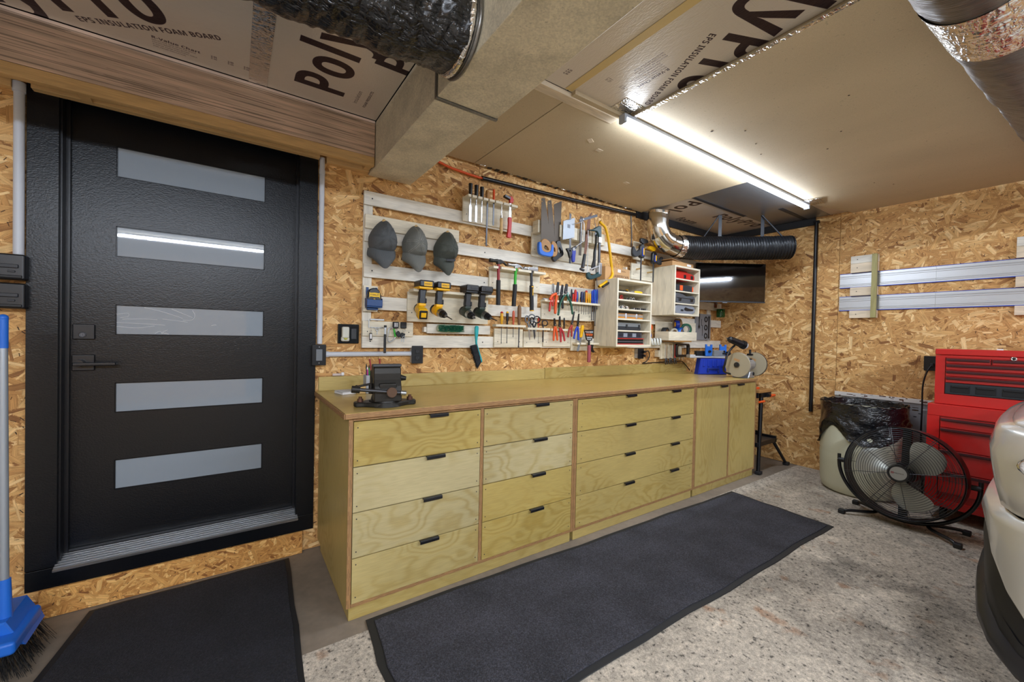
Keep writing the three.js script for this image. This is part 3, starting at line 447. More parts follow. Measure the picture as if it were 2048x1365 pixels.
{
  const s = wallBox('light_switch', 'black light switch box with a grey paddle beside the door', 'switch', 0.378, 0.454, 1.098, 1.222, 0.046);
  mesh('paddle', bx(0.034, 0.068, 0.006, 0, 0.062, 0.047, 0.002), M.grey, s); for (const y of [0.015, 0.109]) mesh('screw', cy(0.003, 0.003, 0.002, 0, y, 0.047, 'z', 8), M.steel, s);
  const o = wallBox('power_outlet', 'black power outlet box at the end of the white conduit', 'outlet', 0.982, 1.062, 1.096, 1.216, 0.046);
  for (const y of [0.038, 0.082]) { const k = mesh('socket', bx(0.032, 0.03, 0.005, 0, y, 0.0465, 0.004), M.black, o); mesh('slot', [bx(0.003, 0.01, 0.002, -0.006, y + 0.002, 0.0492), bx(0.003, 0.01, 0.002, 0.006, y + 0.002, 0.0492), cy(0.0025, 0.0025, 0.002, 0, y - 0.009, 0.0492, 'z', 8)], M.darkSteel, k); }
  const n = thing('night_light_outlet', 'black wall plate holding a pale plug-in night light', 'night light', [0.586, 1.228, 0]);
  mesh('cover_plate', bl(-0.062, 0.062, 0, 0.12, 0.0005, 0.014, 0.004), M.blackGloss, n); mesh('night_light', [bx(0.042, 0.07, 0.03, -0.022, 0.068, 0.03, 0.008), bx(0.05, 0.03, 0.022, -0.022, 0.028, 0.026, 0.01)], std('#c9c9bd', 0.4), n); mesh('light_lens', sph(0.012, -0.022, 0.032, 0.036, 1, 0.8, 0.5), std('#b7b24a', 0.4), n); mesh('paddle', bx(0.032, 0.066, 0.006, 0.03, 0.06, 0.016, 0.002), M.darkGrey, n);
  for (const [y, l] of [[1.49, 'upper black control box at the left edge below the conduit'], [1.368, 'lower black control box at the left edge below the conduit']]) {
    const c = thing('control_box', l, 'control box', [-0.79, y, 0]); mesh('housing', bx(0.115, 0.108, 0.06, 0, 0.054, 0.031, 0.008), M.blackSemi, c); mesh('push_bar', bx(0.07, 0.016, 0.008, 0.005, 0.056, 0.064, 0.003), M.darkGrey, c); mesh('small_button', bx(0.022, 0.008, 0.006, 0.02, 0.034, 0.063, 0.002), M.darkGrey, c); mesh('lower_lip', bx(0.1, 0.012, 0.006, 0, 0.012, 0.063, 0.003), M.black, c);
  }
  const blk = M.blackSemi;
  solo('orange_cable', 'orange cable running along the top of the wall into the black conduit', 'cable', tube([[0.97, 2.48, 0.015], [1.12, 2.497, 0.02], [1.25, 2.475, 0.022], [1.42, 2.463, 0.022], [1.52, 2.462, 0.022]], 0.009, 40, 8), M.orange);
  solo('black_conduit', 'long black conduit along the top of the wall behind the tools', 'conduit', tube([[1.505, 2.462, 0.024], [2.1, 2.478, 0.024], [2.8, 2.5, 0.024], [3.26, 2.515, 0.024]], 0.0155, 40, 12), blk);
  solo('corner_strip', 'black rubber strip along the ceiling corner behind the hose', 'trim', bl(3.28, XR - 0.02, 2.495, 2.569, 0.0005, 0.02, 0.004), M.rubber);
  solo('corner_strip', 'black rubber strip along the ceiling over the right wall', 'trim', bl(XR - 0.02, XR - 0.0005, 2.495, 2.569, 0.0005, 0.97, 0.004), M.rubber);
  solo('black_downpipe', 'black vertical pipe on the right wall', 'pipe', [cy(0.017, 0.017, 1.93, XR - 0.02, 1.552, 0.98, 'y', 16), bx(0.03, 0.03, 0.05, XR - 0.016, 2.52, 0.98, 0.004)], blk);
  solo('corner_wire', 'thin grey wire hanging down the wall by the metal elbow', 'wire', tube([[3.2, 2.53, 0.008], [3.22, 2.3, 0.008], [3.215, 2.2, 0.008]], 0.005, 16, 6), M.grey);
}
// ---------------------------------------------------------------- right wall: track rails on brackets
{
  const X = XR;
  function bracket(z, label) {
    const t = thing('rail_bracket', label, 'bracket', [X, 1.534, z]);
    for (const [y0, y1, k] of [[0.0, 0.0715, 0], [0.2115, 0.2915, 1], [0.4315, 0.518, 2], [0.519, 0.588, 3]]) { mesh('back_block', bl(-0.042, -0.0005, y0, y1, -0.1, 0.1, 0.002), k === 3 ? M.white : M.pineStrip, t); mesh('screw', cy(0.004, 0.004, 0.002, -0.0425, (y0 + y1) / 2, -0.05, 'x', 8), M.black, t); }
    mesh('front_post', bl(-0.068, -0.0425, 0.0, 0.588, 0.062, 0.1, 0.002), M.treated, t, { turn: true });
    return t;
  }
  bracket(1.375, 'wooden wall bracket near the corner carrying both track rails'); bracket(2.372, 'wooden wall bracket at the right edge carrying both track rails');
  for (const [y, l] of [[1.826, 'upper long aluminium track saw rail on the right wall'], [1.606, 'lower long aluminium track saw rail on the right wall']]) {
    const t = thing('track_rail', l, 'guide rail', [X, y, 1.186]);
    // two joined lengths with ribs and blue glide strips; lies in front of the brackets' gaps
    for (const [a, b] of [[0, 0.66], [0.661, 2.2]]) { const s = mesh('rail_length', [bl(-0.012, -0.002, 0.006, 0.134, a, b), bl(-0.017, -0.012, 0.02, 0.026, a, b, 0.001), bl(-0.017, -0.012, 0.032, 0.037, a, b, 0.001), bl(-0.0165, -0.012, 0.092, 0.098, a, b, 0.001), bl(-0.017, -0.012, 0.106, 0.11, a, b, 0.001), bl(-0.0145, -0.012, 0.112, 0.133, a, b, 0.001)], M.alu, t); }
    mesh('glide_strip', bl(-0.0135, -0.002, 0.1345, 0.1385, 0, 2.2), M.blue, t); mesh('glide_strip', bl(-0.0135, -0.002, 0.0, 0.0055, 0, 2.2), M.blue, t);
  }
}
// ---------------------------------------------------------------- waste drum
{
  const t = thing('waste_drum', 'translucent white plastic drum lined with a black rubbish bag', 'drum', [4.548, 0, 1.478]);
  mesh('barrel', lathe([[0, 0], [0.24, 0], [0.268, 0.02], [0.283, 0.08], [0.286, 0.2], [0.290, 0.33], [0.284, 0.345], [0.290, 0.36], [0.286, 0.5], [0.28, 0.72], [0.272, 0.72], [0.276, 0.5], [0.276, 0.1], [0, 0.06]], 48), std('#c5c4ae', 0.4), t);
  // bag draped over the rim with hanging folds
  const bag = (r0, y1, lowY, inner) => { const n = 110, m = 22, pos = [], idx = []; for (let j = 0; j <= m; j++) for (let k = 0; k <= n; k++) { const u = (k % n) / n, a = u * 2 * PI, s = j / m, hang = lowY(a), y = y1 + (hang - y1) * s, fold = (fbm(u, s, 14, 3, 4, 401) - 0.5) * 0.06 * (0.3 + s) + (inner ? 0 : (fbm(u, 0.5, 9, 3, 2, 405) - 0.3) * 0.03 * s * s); const R = r0 + fold + (inner ? -0.06 * s : 0.006); pos.push(Math.cos(a) * R, y + (fbm(u, s, 40, 4, 2, 407) - 0.5) * 0.012, Math.sin(a) * R); } for (let j = 0; j < m; j++) for (let k = 0; k < n; k++) { const q = j * (n + 1) + k; idx.push(q, q + 1, q + n + 1, q + 1, q + n + 2, q + n + 1); } const g = new THREE.BufferGeometry(); g.setAttribute('position', new THREE.Float32BufferAttribute(pos, 3)); g.setIndex(idx); g.computeVertexNormals(); g.setAttribute('uv', new THREE.Float32BufferAttribute(new Float32Array(pos.length / 3 * 2), 2)); return g; };
  const b = mesh('bag', bag(0.288, 0.775, (a) => 0.52 - 0.1 * Math.pow(0.5 + 0.5 * Math.cos(a + 2.0), 2) + 0.09 * Math.exp(-Math.pow((Math.atan2(Math.sin(a - 3.62), Math.cos(a - 3.62))) / 0.3, 2)) - 0.05 * Math.sin(a * 3), false), M.bagBlack, t);
  mesh('bag_inside', bag(0.292, 0.775, () => 0.35, true), M.bagBlack, t);
  mesh('bag_rim', tube(Array.from({ length: 60 }, (_, k) => { const a = k / 60 * 2 * PI, R = 0.292 + 0.006 * Math.sin(a * 23) + 0.004 * Math.sin(a * 11); return V(Math.cos(a) * R, 0.778 + 0.006 * Math.sin(a * 17 + 1), Math.sin(a) * R); }), 0.005, 160, 6, true), M.bagBlack, t);
}
// ---------------------------------------------------------------- leaning sheet metal panel
{
  const t = thing('leaning_sheet_metal', 'grey galvanised appliance panel with chipped white rim leaning on the wall', 'panel', [4.88, 0, 1.53]);
  const sh = new THREE.Shape([[-0.35, 0], [0.345, 0], [0.345, 0.79], [-0.35, 0.79]].map((p) => new THREE.Vector2(...p)));
  const holes = [[[0.02, 0.48], [0.14, 0.5], [0.17, 0.62], [0.08, 0.72], [-0.02, 0.7]], [[0.2, 0.72], [0.24, 0.72], [0.24, 0.73], [0.2, 0.73]], [[0.2, 0.745], [0.24, 0.745], [0.24, 0.75], [0.2, 0.75]]];
  const g = ext(sh, 0.004, -0.002, 0, holes); g.rotateY(-PI / 2); mesh('sheet', g, std('#a9abae', 0.42, 0.6), t);
  mesh('rim', [bl(-0.014, 0.014, 0.785, 0.822, -0.352, 0.347, 0.003)], std('#d9d5d0', 0.5), t);
  for (let i = 0; i < 22; i++) mesh('rust_chip', bx(0.001, rr(0.003, 0.012), rr(0.006, 0.03), -0.0143, 0.8185 - rnd() * 0.02 * (i % 3), rr(-0.34, 0.34)), M.rustSteel, t);
  for (const [z, y] of [[0.1, 0.76], [0.16, 0.755], [0.05, 0.745], [0.25, 0.7], [0.28, 0.66], [0.22, 0.67]]) mesh('vent_slot', bx(0.002, 0.006, 0.02, -0.0032, y, z), M.black, t);
  mesh('pressed_rib', bl(-0.012, -0.002, 0.1, 0.74, 0.26, 0.3, 0.004), std('#a9abae', 0.42, 0.6), t);
}
{
  const o = thing('power_outlet', 'black power outlet on the right wall behind the tool chest', 'outlet', [XR, 1.075, 1.832]);
  mesh('cover_plate', bl(-0.022, -0.0005, 0, 0.125, -0.04, 0.04, 0.003), M.blackSemi, o); mesh('plug', bx(0.03, 0.03, 0.026, -0.036, 0.05, 0.012, 0.006), M.black, o);
  solo('hanging_cable', 'black power cord hanging from the outlet behind the tool chest', 'cord', tube([[4.853, 1.12, 1.843], [4.835, 1.07, 1.822], [4.833, 0.95, 1.80], [4.832, 0.75, 1.8], [4.83, 0.5, 1.8], [4.83, 0.02, 1.82]], 0.006, 40, 8), M.black);
}
// ---------------------------------------------------------------- red tool chest, two boxes
{
  const Z0 = 1.948, W = 0.742, XF = 4.355;
  const drawerRow = (t, x, y0, y1, z0, z1) => { const d = mesh('drawer', bl(x - 0.004, x + 0.02, y0, y1, z0, z1, 0.003), M.red, t); mesh('pull_lip', [bl(x - 0.02, x - 0.0045, y1 - 0.006, y1 - 0.002, z0 + 0.004, z1 - 0.004, 0.001), bl(x - 0.02, x - 0.016, y1 - 0.018, y1 - 0.006, z0 + 0.004, z1 - 0.004, 0.001), bl(x - 0.012, x - 0.0045, y1 - 0.022, y1 - 0.018, z0 + 0.004, z1 - 0.004, 0.001)], M.maroon, d); return d; };
  const lock = (t, x, y, z) => { const l = mesh('lock', tor(0.011, 0.004, x - 0.004, y, z, 0, PI / 2), M.chrome, t); mesh('lock_core', cy(0.009, 0.009, 0.006, x - 0.003, y, z, 'x', 14), M.black, l); };
  const a = thing('tool_chest', 'red top tool chest with slim drawers and a black organiser drawer', 'tool chest', [0, 0.86, Z0]);
  const H = 0.408;
  mesh('shell', [bl(XF, 4.79, 0, 0.075, 0, W, 0.003), bl(XF, 4.79, 0.075, 0.345, 0, 0.05), bl(XF, 4.79, 0.075, 0.345, W - 0.05, W), bl(XF + 0.02, 4.79, 0.075, 0.345, 0.05, W - 0.05), bl(XF, 4.79, 0.345, H - 0.046, 0, W)], M.red, a);
  mesh('lid', bl(XF - 0.008, 4.79, H - 0.044, H, -0.003, W + 0.003, 0.006), M.red, a); mesh('lid_catch', bx(0.02, 0.01, 0.03, XF + 0.1, H + 0.004, 0.3, 0.002), M.whitePlastic, a);
  drawerRow(a, XF + 0.002, 0.303, 0.342, 0.054, 0.27); drawerRow(a, XF + 0.002, 0.303, 0.342, 0.276, W - 0.054);
  for (let i = 0; i < 3; i++) drawerRow(a, XF + 0.002, 0.303 - 0.047 * (i + 1), 0.302 - 0.047 * i - 0.003, 0.054, W - 0.054);
  const org = mesh('organiser_drawer', bl(XF - 0.004, XF + 0.022, 0.078, 0.158, 0.054, W - 0.054, 0.003), M.plasticDark, a);
  for (let i = 0; i < 5; i++) { const z = 0.082 + i * 0.122; mesh('bin', [bl(XF - 0.007, XF - 0.004, 0.092, 0.143, z, z + 0.096, 0.002), bl(XF - 0.013, XF - 0.006, 0.128, 0.14, z + 0.006, z + 0.09, 0.002)], M.black, org); }
  lock(a, XF, 0.352, 0.371);
  const b = thing('tool_cabinet', 'red lower tool cabinet with deep drawers behind the fan', 'tool chest', [0, 0, Z0]);
  const XG = 4.325, H2 = 0.858;
  mesh('shell', [bl(XG, 4.81, 0.77, H2, -0.03, W + 0.03, 0.004), bl(XG, 4.81, 0.1, 0.77, -0.03, 0.035), bl(XG, 4.81, 0.1, 0.77, W - 0.035, W + 0.03), bl(XG + 0.02, 4.81, 0.1, 0.77, 0.035, W - 0.035), bl(XG, 4.81, 0.1, 0.15, 0.035, W - 0.035)], M.red, b);
  let y = 0.765; for (const h of [0.075, 0.16, 0.16, 0.16]) { drawerRow(b, XG + 0.002, y - h, y - 0.005, 0.04, W - 0.04); y -= h; }
  lock(b, XG, 0.812, 0.34); for (const [x, z] of [[4.4, 0.06], [4.4, 0.68], [4.74, 0.06], [4.74, 0.68]]) mesh('caster', [cy(0.045, 0.045, 0.03, x, 0.046, z, 'z', 18), bx(0.05, 0.012, 0.05, x, 0.094, z)], M.black, b);
}
// ---------------------------------------------------------------- drum fan
{
  const t = thing('floor_fan', 'black high velocity drum fan on a tubular stand in front of the drum', 'fan', [3.985, 0, 1.862]);
  const head = new THREE.Group(); head.name = 'fan_head'; t.add(head); head.position.set(0, 0.37, 0); head.rotation.z = -0.12;   // faces -x, tilted up a little
  const R = 0.318;
  mesh('drum', [lathe([[R + 0.004, -0.075], [R + 0.006, -0.02], [R + 0.006, 0.02], [R + 0.004, 0.075], [R - 0.004, 0.075], [R, 0.02], [R, -0.02], [R - 0.004, -0.075], [R + 0.004, -0.075]], 56, 0, 0, 0, 'x')], M.blackSemi, head);
  const wire = M.darkSteel, gx = (r) => -0.078 - 0.03 * (1 - Math.pow(r / R, 2));
  const grille = []; for (let i = 0; i < 19; i++) { const r = 0.062 + i * 0.0139; grille.push(tor(r, 0.0016, gx(r), 0, 0, 0, PI / 2, 56, 5)); }
  for (let k = 0; k < 8; k++) { const a = k / 8 * 2 * PI + 0.2; for (const o of [0, 0.035]) { const pts = [0.05, 0.15, 0.25, R].map((r) => V(gx(r) - 0.002, Math.sin(a + o * (r > 0.16 ? 1 : 0.4)) * r, Math.cos(a + o * (r > 0.16 ? 1 : 0.4)) * r)); if (o === 0) grille.push(tube(pts, 0.002, 10, 5)); else grille.push(seg(pts[2], pts[3], 0.0018, 0.0018, 5)); } }
  mesh('front_grille', grille, wire, head); const back = []; for (let i = 0; i < 9; i++) back.push(tor(0.07 + i * 0.03, 0.0016, 0.09, 0, 0, 0, PI / 2, 40, 5)); for (let k = 0; k < 6; k++) { const a = k / 6 * 2 * PI; back.push(seg(V(0.09, 0, 0), V(0.08, Math.sin(a) * R, Math.cos(a) * R), 0.002, 0.002, 5)); } mesh('rear_grille', back, wire, head);
  // blades: three broad twisted paddles
  for (let k = 0; k < 3; k++) {
    const pos = [], idx = [], n = 12, m = 12; for (let i = 0; i <= n; i++) for (let j = 0; j <= m; j++) { const s = i / n, r = 0.05 + 0.215 * s, w = 0.45 + 0.5 * Math.sin(PI * (0.12 + 0.72 * s)), a0 = (j / m - 0.5) * 1.25 * w + 0.35 * s, a = a0 + k * 2 * PI / 3 + 0.55, x = -0.01 + (j / m - 0.5) * -0.075 * (1 - 0.3 * s); const rt = r * (1 - 0.1 * Math.pow(Math.abs(j / m - 0.5) * 2, 3) * s); pos.push(x, Math.sin(a) * rt, Math.cos(a) * rt); }
    for (let i = 0; i < n; i++) for (let j = 0; j < m; j++) { const q = i * (m + 1) + j; idx.push(q, q + 1, q + m + 1, q + 1, q + m + 2, q + m + 1); }
    const g = new THREE.BufferGeometry(); g.setAttribute('position', new THREE.Float32BufferAttribute(pos, 3)); g.setIndex(idx); g.computeVertexNormals(); g.setAttribute('uv', new THREE.Float32BufferAttribute(new Float32Array(pos.length / 3 * 2), 2));
    mesh('blade', g, std('#b9bbb4', 0.38, 0.6), head);
  }
  mesh('hub', cy(0.06, 0.06, 0.05, -0.01, 0, 0, 'x', 24), M.black, head); mesh('motor', [cy(0.07, 0.075, 0.11, 0.08, 0, 0, 'x', 20), bx(0.03, 0.62, 0.05, 0.075, 0, 0, 0.004)], M.black, head);
  const badgeTex = canvasTex(256, 256, (c) => { c.fillStyle = '#9a9994'; c.fillRect(0, 0, 256, 256); c.fillStyle = '#7a1620'; c.fillRect(22, 108, 40, 36); c.fillStyle = '#b9b6b0'; c.font = 'bold 30px sans-serif'; c.fillText('U', 31, 137); c.fillStyle = '#3a3330'; c.font = 'bold 30px sans-serif'; c.fillText('NNUTECH', 66, 138); });
  const badge = mesh('badge', [cy(0.058, 0.052, 0.014, gx(0.04) - 0.004, 0, 0, 'x', 28)], M.black, head);
  const face = fin(new THREE.CircleGeometry(0.046, 32)); face.rotateY(-PI / 2); face.translate(gx(0.04) - 0.0115, 0, 0); mesh('badge_face', face, std('#ffffff', 0.45, 0, { map: badgeTex }), head, { keep: true });
  // tubular yoke and feet
  const yoke = []; for (let i = 0; i <= 22; i++) { const a = PI + i / 22 * PI; yoke.push(V(0.0, 0.37 + Math.sin(a) * 0.345, Math.cos(a) * 0.372)); }
  mesh('yoke', tube(yoke, 0.0125, 60, 10), M.blackSemi, t); for (const s of [-1, 1]) mesh('pivot_knob', [cy(0.018, 0.018, 0.045, 0, 0.37, s * 0.352, 'z', 12), cy(0.012, 0.012, 0.04, 0, 0.395, s * 0.372, 'y', 10)], M.black, t);
  for (const s of [-1, 1]) { const f = mesh('foot', [tube([[-0.16, 0.016, s * 0.30], [-0.13, 0.03, s * 0.26], [-0.06, 0.036, s * 0.17], [0.0, 0.036, s * 0.14], [0.06, 0.036, s * 0.17], [0.13, 0.03, s * 0.26], [0.16, 0.016, s * 0.30]], 0.0115, 40, 8)], M.blackSemi, t); for (const q of [-1, 1]) mesh('rubber_tip', bx(0.045, 0.032, 0.04, q * 0.155, 0.016, s * 0.3, 0.006), M.rubber, f); }
}
// ---------------------------------------------------------------- car nose, parked beside the bench
{
  const t = thing('parked_car', 'silver grey car nose with headlight and black lower bumper', 'car', [3.08, 0, 2.44]);
  const paint = phy('#d0cec6', 0.34, 0.2, { clearcoat: 1, clearcoatRoughness: 0.06 }), blk = std('#15161a', 0.5), lip = std('#202126', 0.36);
  // half outline: [distance from centre line, z behind the nose]
  const O = [[0, -0.03], [0.3, -0.024], [0.5, -0.014], [0.64, -0.002], [0.74, 0.012], [0.82, 0.045], [0.87, 0.09], [0.905, 0.16], [0.925, 0.3], [0.935, 0.55]];
  const outline = [...O.slice().reverse().map(([x, z]) => [-x, z]), ...O.slice(1)];
  // levels: functions (k = |x|) -> [y, dz, inset]
  const band = (levels, mat2, name, parent = t) => { const n = outline.length, pos = [], idx = []; for (const L of levels) outline.forEach(([x, z]) => { const k = clamp((Math.abs(x) - 0.5) / 0.43), [y, dz, ins = 0] = L(k); pos.push(x * (1 - ins), y, z + dz); }); for (let j = 0; j < levels.length - 1; j++) for (let i = 0; i < n - 1; i++) { const q = j * n + i; idx.push(q, q + n, q + 1, q + 1, q + n, q + n + 1); } let g = new THREE.BufferGeometry(); g.setAttribute('position', new THREE.Float32BufferAttribute(pos, 3)); g.setIndex(idx); g.computeVertexNormals(); g.setAttribute('uv', new THREE.Float32BufferAttribute(new Float32Array(pos.length / 3 * 2), 2)); return mesh(name, g, mat2, parent); };
  band([() => [1.012, 0.03, 0.02], () => [1.005, 0.0], () => [0.985, -0.012], () => [0.948, -0.018], () => [0.92, -0.026], () => [0.872, -0.022], () => [0.78, -0.01], () => [0.715, 0.004], () => [0.70, 0.03, 0.01]], paint, 'upper_bumper');
  const yb = (k) => 0.62 - 0.36 * k * k;
  band([(k) => [0.70, 0.02], (k) => [0.69, -0.03 + 0.03 * k], (k) => [0.66, -0.04 + 0.04 * k], (k) => [Math.max(yb(k) + 0.02, 0.3), -0.042 + 0.05 * k], (k) => [yb(k), -0.034 + 0.05 * k]], paint, 'lower_bumper');
  band([(k) => [yb(k), -0.03 + 0.045 * k], (k) => [yb(k) - 0.08, -0.034 + 0.03 * k], (k) => [0.44 - 0.2 * k * k, -0.03 + 0.02 * k], (k) => [0.40 - 0.2 * k * k, -0.03 + 0.02 * k]], blk, 'black_grille_band');
  band([(k) => [0.40 - 0.2 * k * k, -0.02 + 0.02 * k], (k) => [0.375 - 0.19 * k * k, -0.047 + 0.01 * k], (k) => [0.325 - 0.17 * k * k, -0.05 + 0.01 * k], (k) => [0.27 - 0.14 * k * k, -0.03 + 0.015 * k], (k) => [0.17 - 0.05 * k * k, 0.05], (k) => [0.15 - 0.04 * k, 0.14, 0.05]], lip, 'front_lip');
  band([() => [1.0115, 0.03, 0.02], () => [1.022, 0.035, 0.022], () => [1.04, 0.07, 0.04], () => [1.055, 0.3, 0.12], () => [1.072, 0.75, 0.3], () => [1.075, 0.9, 0.99]], paint, 'hood');
  for (const s of [-1, 1]) { const h = mesh('headlight', [sph(0.1, s * 0.886, 0.9, 0.24, 0.5, 0.5, 1.7, 24)], phy('#2a2c30', 0.08, 0, { clearcoat: 1 }), t); mesh('chrome_bezel', [tf(tor(0.058, 0.004, 0, 0, 0, 0, PI / 2, 30, 6), 0, 0, 0).scale(1, 1, 2.9).translate(s * 0.915, 0.9, 0.24)], M.chrome, h); mesh('fog_fin', [bx(0.02, 0.03, 0.12, s * 0.925, 0.72, 0.2, 0.008, 0.1, s * 0.2, 0)], paint, t); mesh('bolt', sph(0.008, s * 0.885, 0.33, 0.1), M.steel, t); }
  // body behind the nose
  mesh('body_side', [bx(0.06, 0.72, 3.2, -0.905, 0.66, 2.15, 0.03), bx(0.06, 0.72, 3.2, 0.905, 0.66, 2.15, 0.03), bx(1.8, 0.72, 0.08, 0, 0.66, 3.72, 0.03), bx(1.72, 0.06, 2.9, 0, 1.045, 2.2, 0.03)], paint, t);
  const cab = new THREE.Shape([[0.85, 1.06], [1.55, 1.52], [2.1, 1.6], [3.2, 1.56], [3.7, 1.06]].map((p) => new THREE.Vector2(...p))); const cg = ext(cab, 1.5, -0.75, 0.06); cg.rotateY(-PI / 2); mesh('cabin', cg, phy('#101418', 0.06, 0, { clearcoat: 1 }), t);
  mesh('roof', bx(1.3, 0.05, 1.4, 0, 1.6, 2.35, 0.02), paint, t); mesh('underbody', bx(1.6, 0.12, 3.4, 0, 0.26, 2.0), blk, t);
  for (const [x, z] of [[-0.83, 0.75], [0.83, 0.75], [-0.83, 3.1], [0.83, 3.1]]) { const w = mesh('wheel', [cy(0.33, 0.33, 0.21, x, 0.331, z, 'x', 30)], M.rubber, t); mesh('rim', cy(0.22, 0.22, 0.215, x, 0.331, z, 'x', 24), M.alu, w); }
}
// ---------------------------------------------------------------- folding workbench beside the cabinets
{
  const t = thing('folding_workbench', 'black folding work stand with orange grips squeezed between bench and wall', 'workbench', [0, 0, 0]);
  mesh('jaw', bl(4.2, 4.5, 0.79, 0.815, 0.47, 0.62, 0.003), M.wood, t); mesh('jaw', bl(4.2, 4.5, 0.79, 0.815, 0.64, 0.79, 0.003), M.wood, t);
  mesh('upper_frame', [bl(4.2, 4.47, 0.755, 0.788, 0.48, 0.51, 0.003), bl(4.2, 4.47, 0.74, 0.788, 0.75, 0.78, 0.003), bl(4.21, 4.25, 0.74, 0.788, 0.48, 0.78)], M.blackSemi, t);
  mesh('clamp_peg', bx(0.09, 0.022, 0.05, 4.3, 0.826, 0.7, 0.004), M.orange, t); mesh('crank_handle', [seg(V(4.4, 0.755, 0.8), V(4.49, 0.755, 0.8), 0.016, 0.013)], M.orange, t); mesh('crank_hub', cy(0.02, 0.02, 0.04, 4.38, 0.76, 0.79, 'x', 12), M.black, t); mesh('side_grip', seg(V(4.2, 0.705, 0.79), V(4.3, 0.705, 0.79), 0.011), M.orange, t);
  mesh('step_tray', bl(4.2, 4.6, 0.292, 0.302, 0.42, 0.76, 0.003), M.darkGrey, t); mesh('step_frame', [bl(4.2, 4.61, 0.262, 0.305, 0.755, 0.785, 0.004), bl(4.585, 4.61, 0.262, 0.325, 0.42, 0.785, 0.004), bl(4.2, 4.61, 0.262, 0.325, 0.4, 0.42, 0.004)], M.blackSemi, t);
  const legs = [[[4.57, 0.27, 0.77], [4.8, 0.02, 0.8]], [[4.57, 0.27, 0.43], [4.8, 0.02, 0.4]], [[4.28, 0.75, 0.77], [4.215, 0.02, 0.79]], [[4.28, 0.75, 0.5], [4.215, 0.02, 0.44]]];
  for (const [a, b] of legs) { const l = mesh('leg', seg(V(...a), V(...b), 0.019, 0.017, 4), M.blackSemi, t); mesh('rubber_foot', bx(0.06, 0.03, 0.05, b[0] + 0.01, 0.015, b[2], 0.006), M.rubber, l); }
  mesh('brace', [seg(V(4.28, 0.4, 0.5), V(4.28, 0.4, 0.77), 0.012, 0.012, 6), bx(0.05, 0.07, 0.04, 4.25, 0.36, 0.6, 0.01)], M.blackSemi, t);
}
// ---------------------------------------------------------------- push broom at the left edge
{
  const t = thing('push_broom', 'blue broom with grey pole leaning at the left edge', 'broom', [-0.71, 0, 0.29]);
  mesh('pole', [seg(V(0.0, 0.26, 0.02), V(-0.012, 1.21, 0.0), 0.0125, 0.0125, 14)], std('#aab2bb', 0.35, 0.5), t); mesh('pole_grip', [cy(0.0135, 0.0135, 0.12, -0.012, 1.27, 0, 'y', 14), sph(0.0145, -0.012, 1.325, 0)], M.sky, t);
  mesh('socket', [seg(V(0.005, 0.17, 0.03), V(0.0, 0.33, 0.018), 0.02, 0.016, 14)], M.sky, t);
  const h = mesh('broom_head', [ext([[-0.06, 0.13], [0.045, 0.13], [0.05, 0.1], [0.07, 0.085], [0.02, 0.19], [-0.02, 0.19]], 0.2, -0.12, 0.006), bx(0.13, 0.05, 0.26, 0, 0.12, 0.02, 0.014)], M.sky, t);
  const br = []; for (let i = 0; i < 420; i++) { const x = rr(-0.055, 0.055), z = rr(-0.1, 0.14); br.push(seg(V(x, 0.1, z), V(x * 1.5 + rr(-0.02, 0.02) + 0.015, 0.004, z * 1.15 + rr(-0.02, 0.02)), 0.0011, 0.0007, 3)); }
  const m = mesh('bristles', br, M.black, t); m.userData.kind = 'stuff';
}
// ---------------------------------------------------------------- tool wall: battens, slats, racks
const ZS = 0.037, ZP = 0.052;   // front of the slats, front of a rack plate
{
  const w = thing('tool_rails', 'whitewashed slat rails and battens carrying the tools on the back wall', 'tool wall', [0.66, 1.2, 0]);
  const slat = (y1, x0, x1) => { const m = mesh('slat', bl(x0 - 0.66, x1 - 0.66, y1 - 1.285, y1 - 1.2, 0.0185, ZS, 0.002), M.white, w); for (const x of [0.05, 0.87, 2.12, 3.2]) mesh('screw', cy(0.0045, 0.0045, 0.002, x0 - 0.66 + x, y1 - 1.243, ZS + 0.0005, 'z', 8), M.black, m); };
  for (const [y, a] of [[2.184, 0.66], [1.956, 0.665], [1.732, 0.665], [1.53, 0.665], [1.287, 0.661]]) slat(y, a, 4.86);
  for (const x of [0.004, 1.34, 2.64, 3.94]) mesh('batten', bl(x, x + 0.055, 0.005, 0.984, 0.0005, 0.018, 0.001), M.white, w, { turn: true });
  mesh('short_slat', bl(0.43, 0.936, 0.102, 0.168, 0.0185, ZS, 0.002), M.white, w); mesh('spacer', bl(0.408, 0.428, 0.11, 0.146, 0.0005, ZS, 0.002), M.white, w);
}
function rack(label, x0, x1, y0, y1, sx0, sx1, sy, depth, notches = [], nw = 0.012, nd = 0.04, blocks) {
  const t = thing('tool_rack', label, 'rack', [x0, y0, 0]);
  mesh('back_plate', bl(0, x1 - x0, 0, y1 - y0, ZS + 0.0005, ZP, 0.0015), M.rack, t);
  for (const x of [0.03, x1 - x0 - 0.03]) mesh('screw', cy(0.0035, 0.0035, 0.002, x, (y1 - y0) * 0.3, ZP, 'z', 8), M.plasticDark, t);
  if (sy) {
    const o = [[sx0 - x0, 0], [sx0 - x0, depth]]; for (const n of notches) { const c = n - x0; o.push([c - nw / 2, depth], [c - nw / 2, depth - nd], [c + nw / 2, depth - nd], [c + nw / 2, depth]); } o.push([sx1 - x0, depth], [sx1 - x0, 0]);
    const g = ext(o.map(([a, b]) => [a, -b]), 0.017, 0, 0); g.rotateX(-PI / 2); g.translate(0, sy - y0, ZP); mesh('shelf', g, M.rack, t);
  }
  return t;
}
const BK = M.blackSemi;
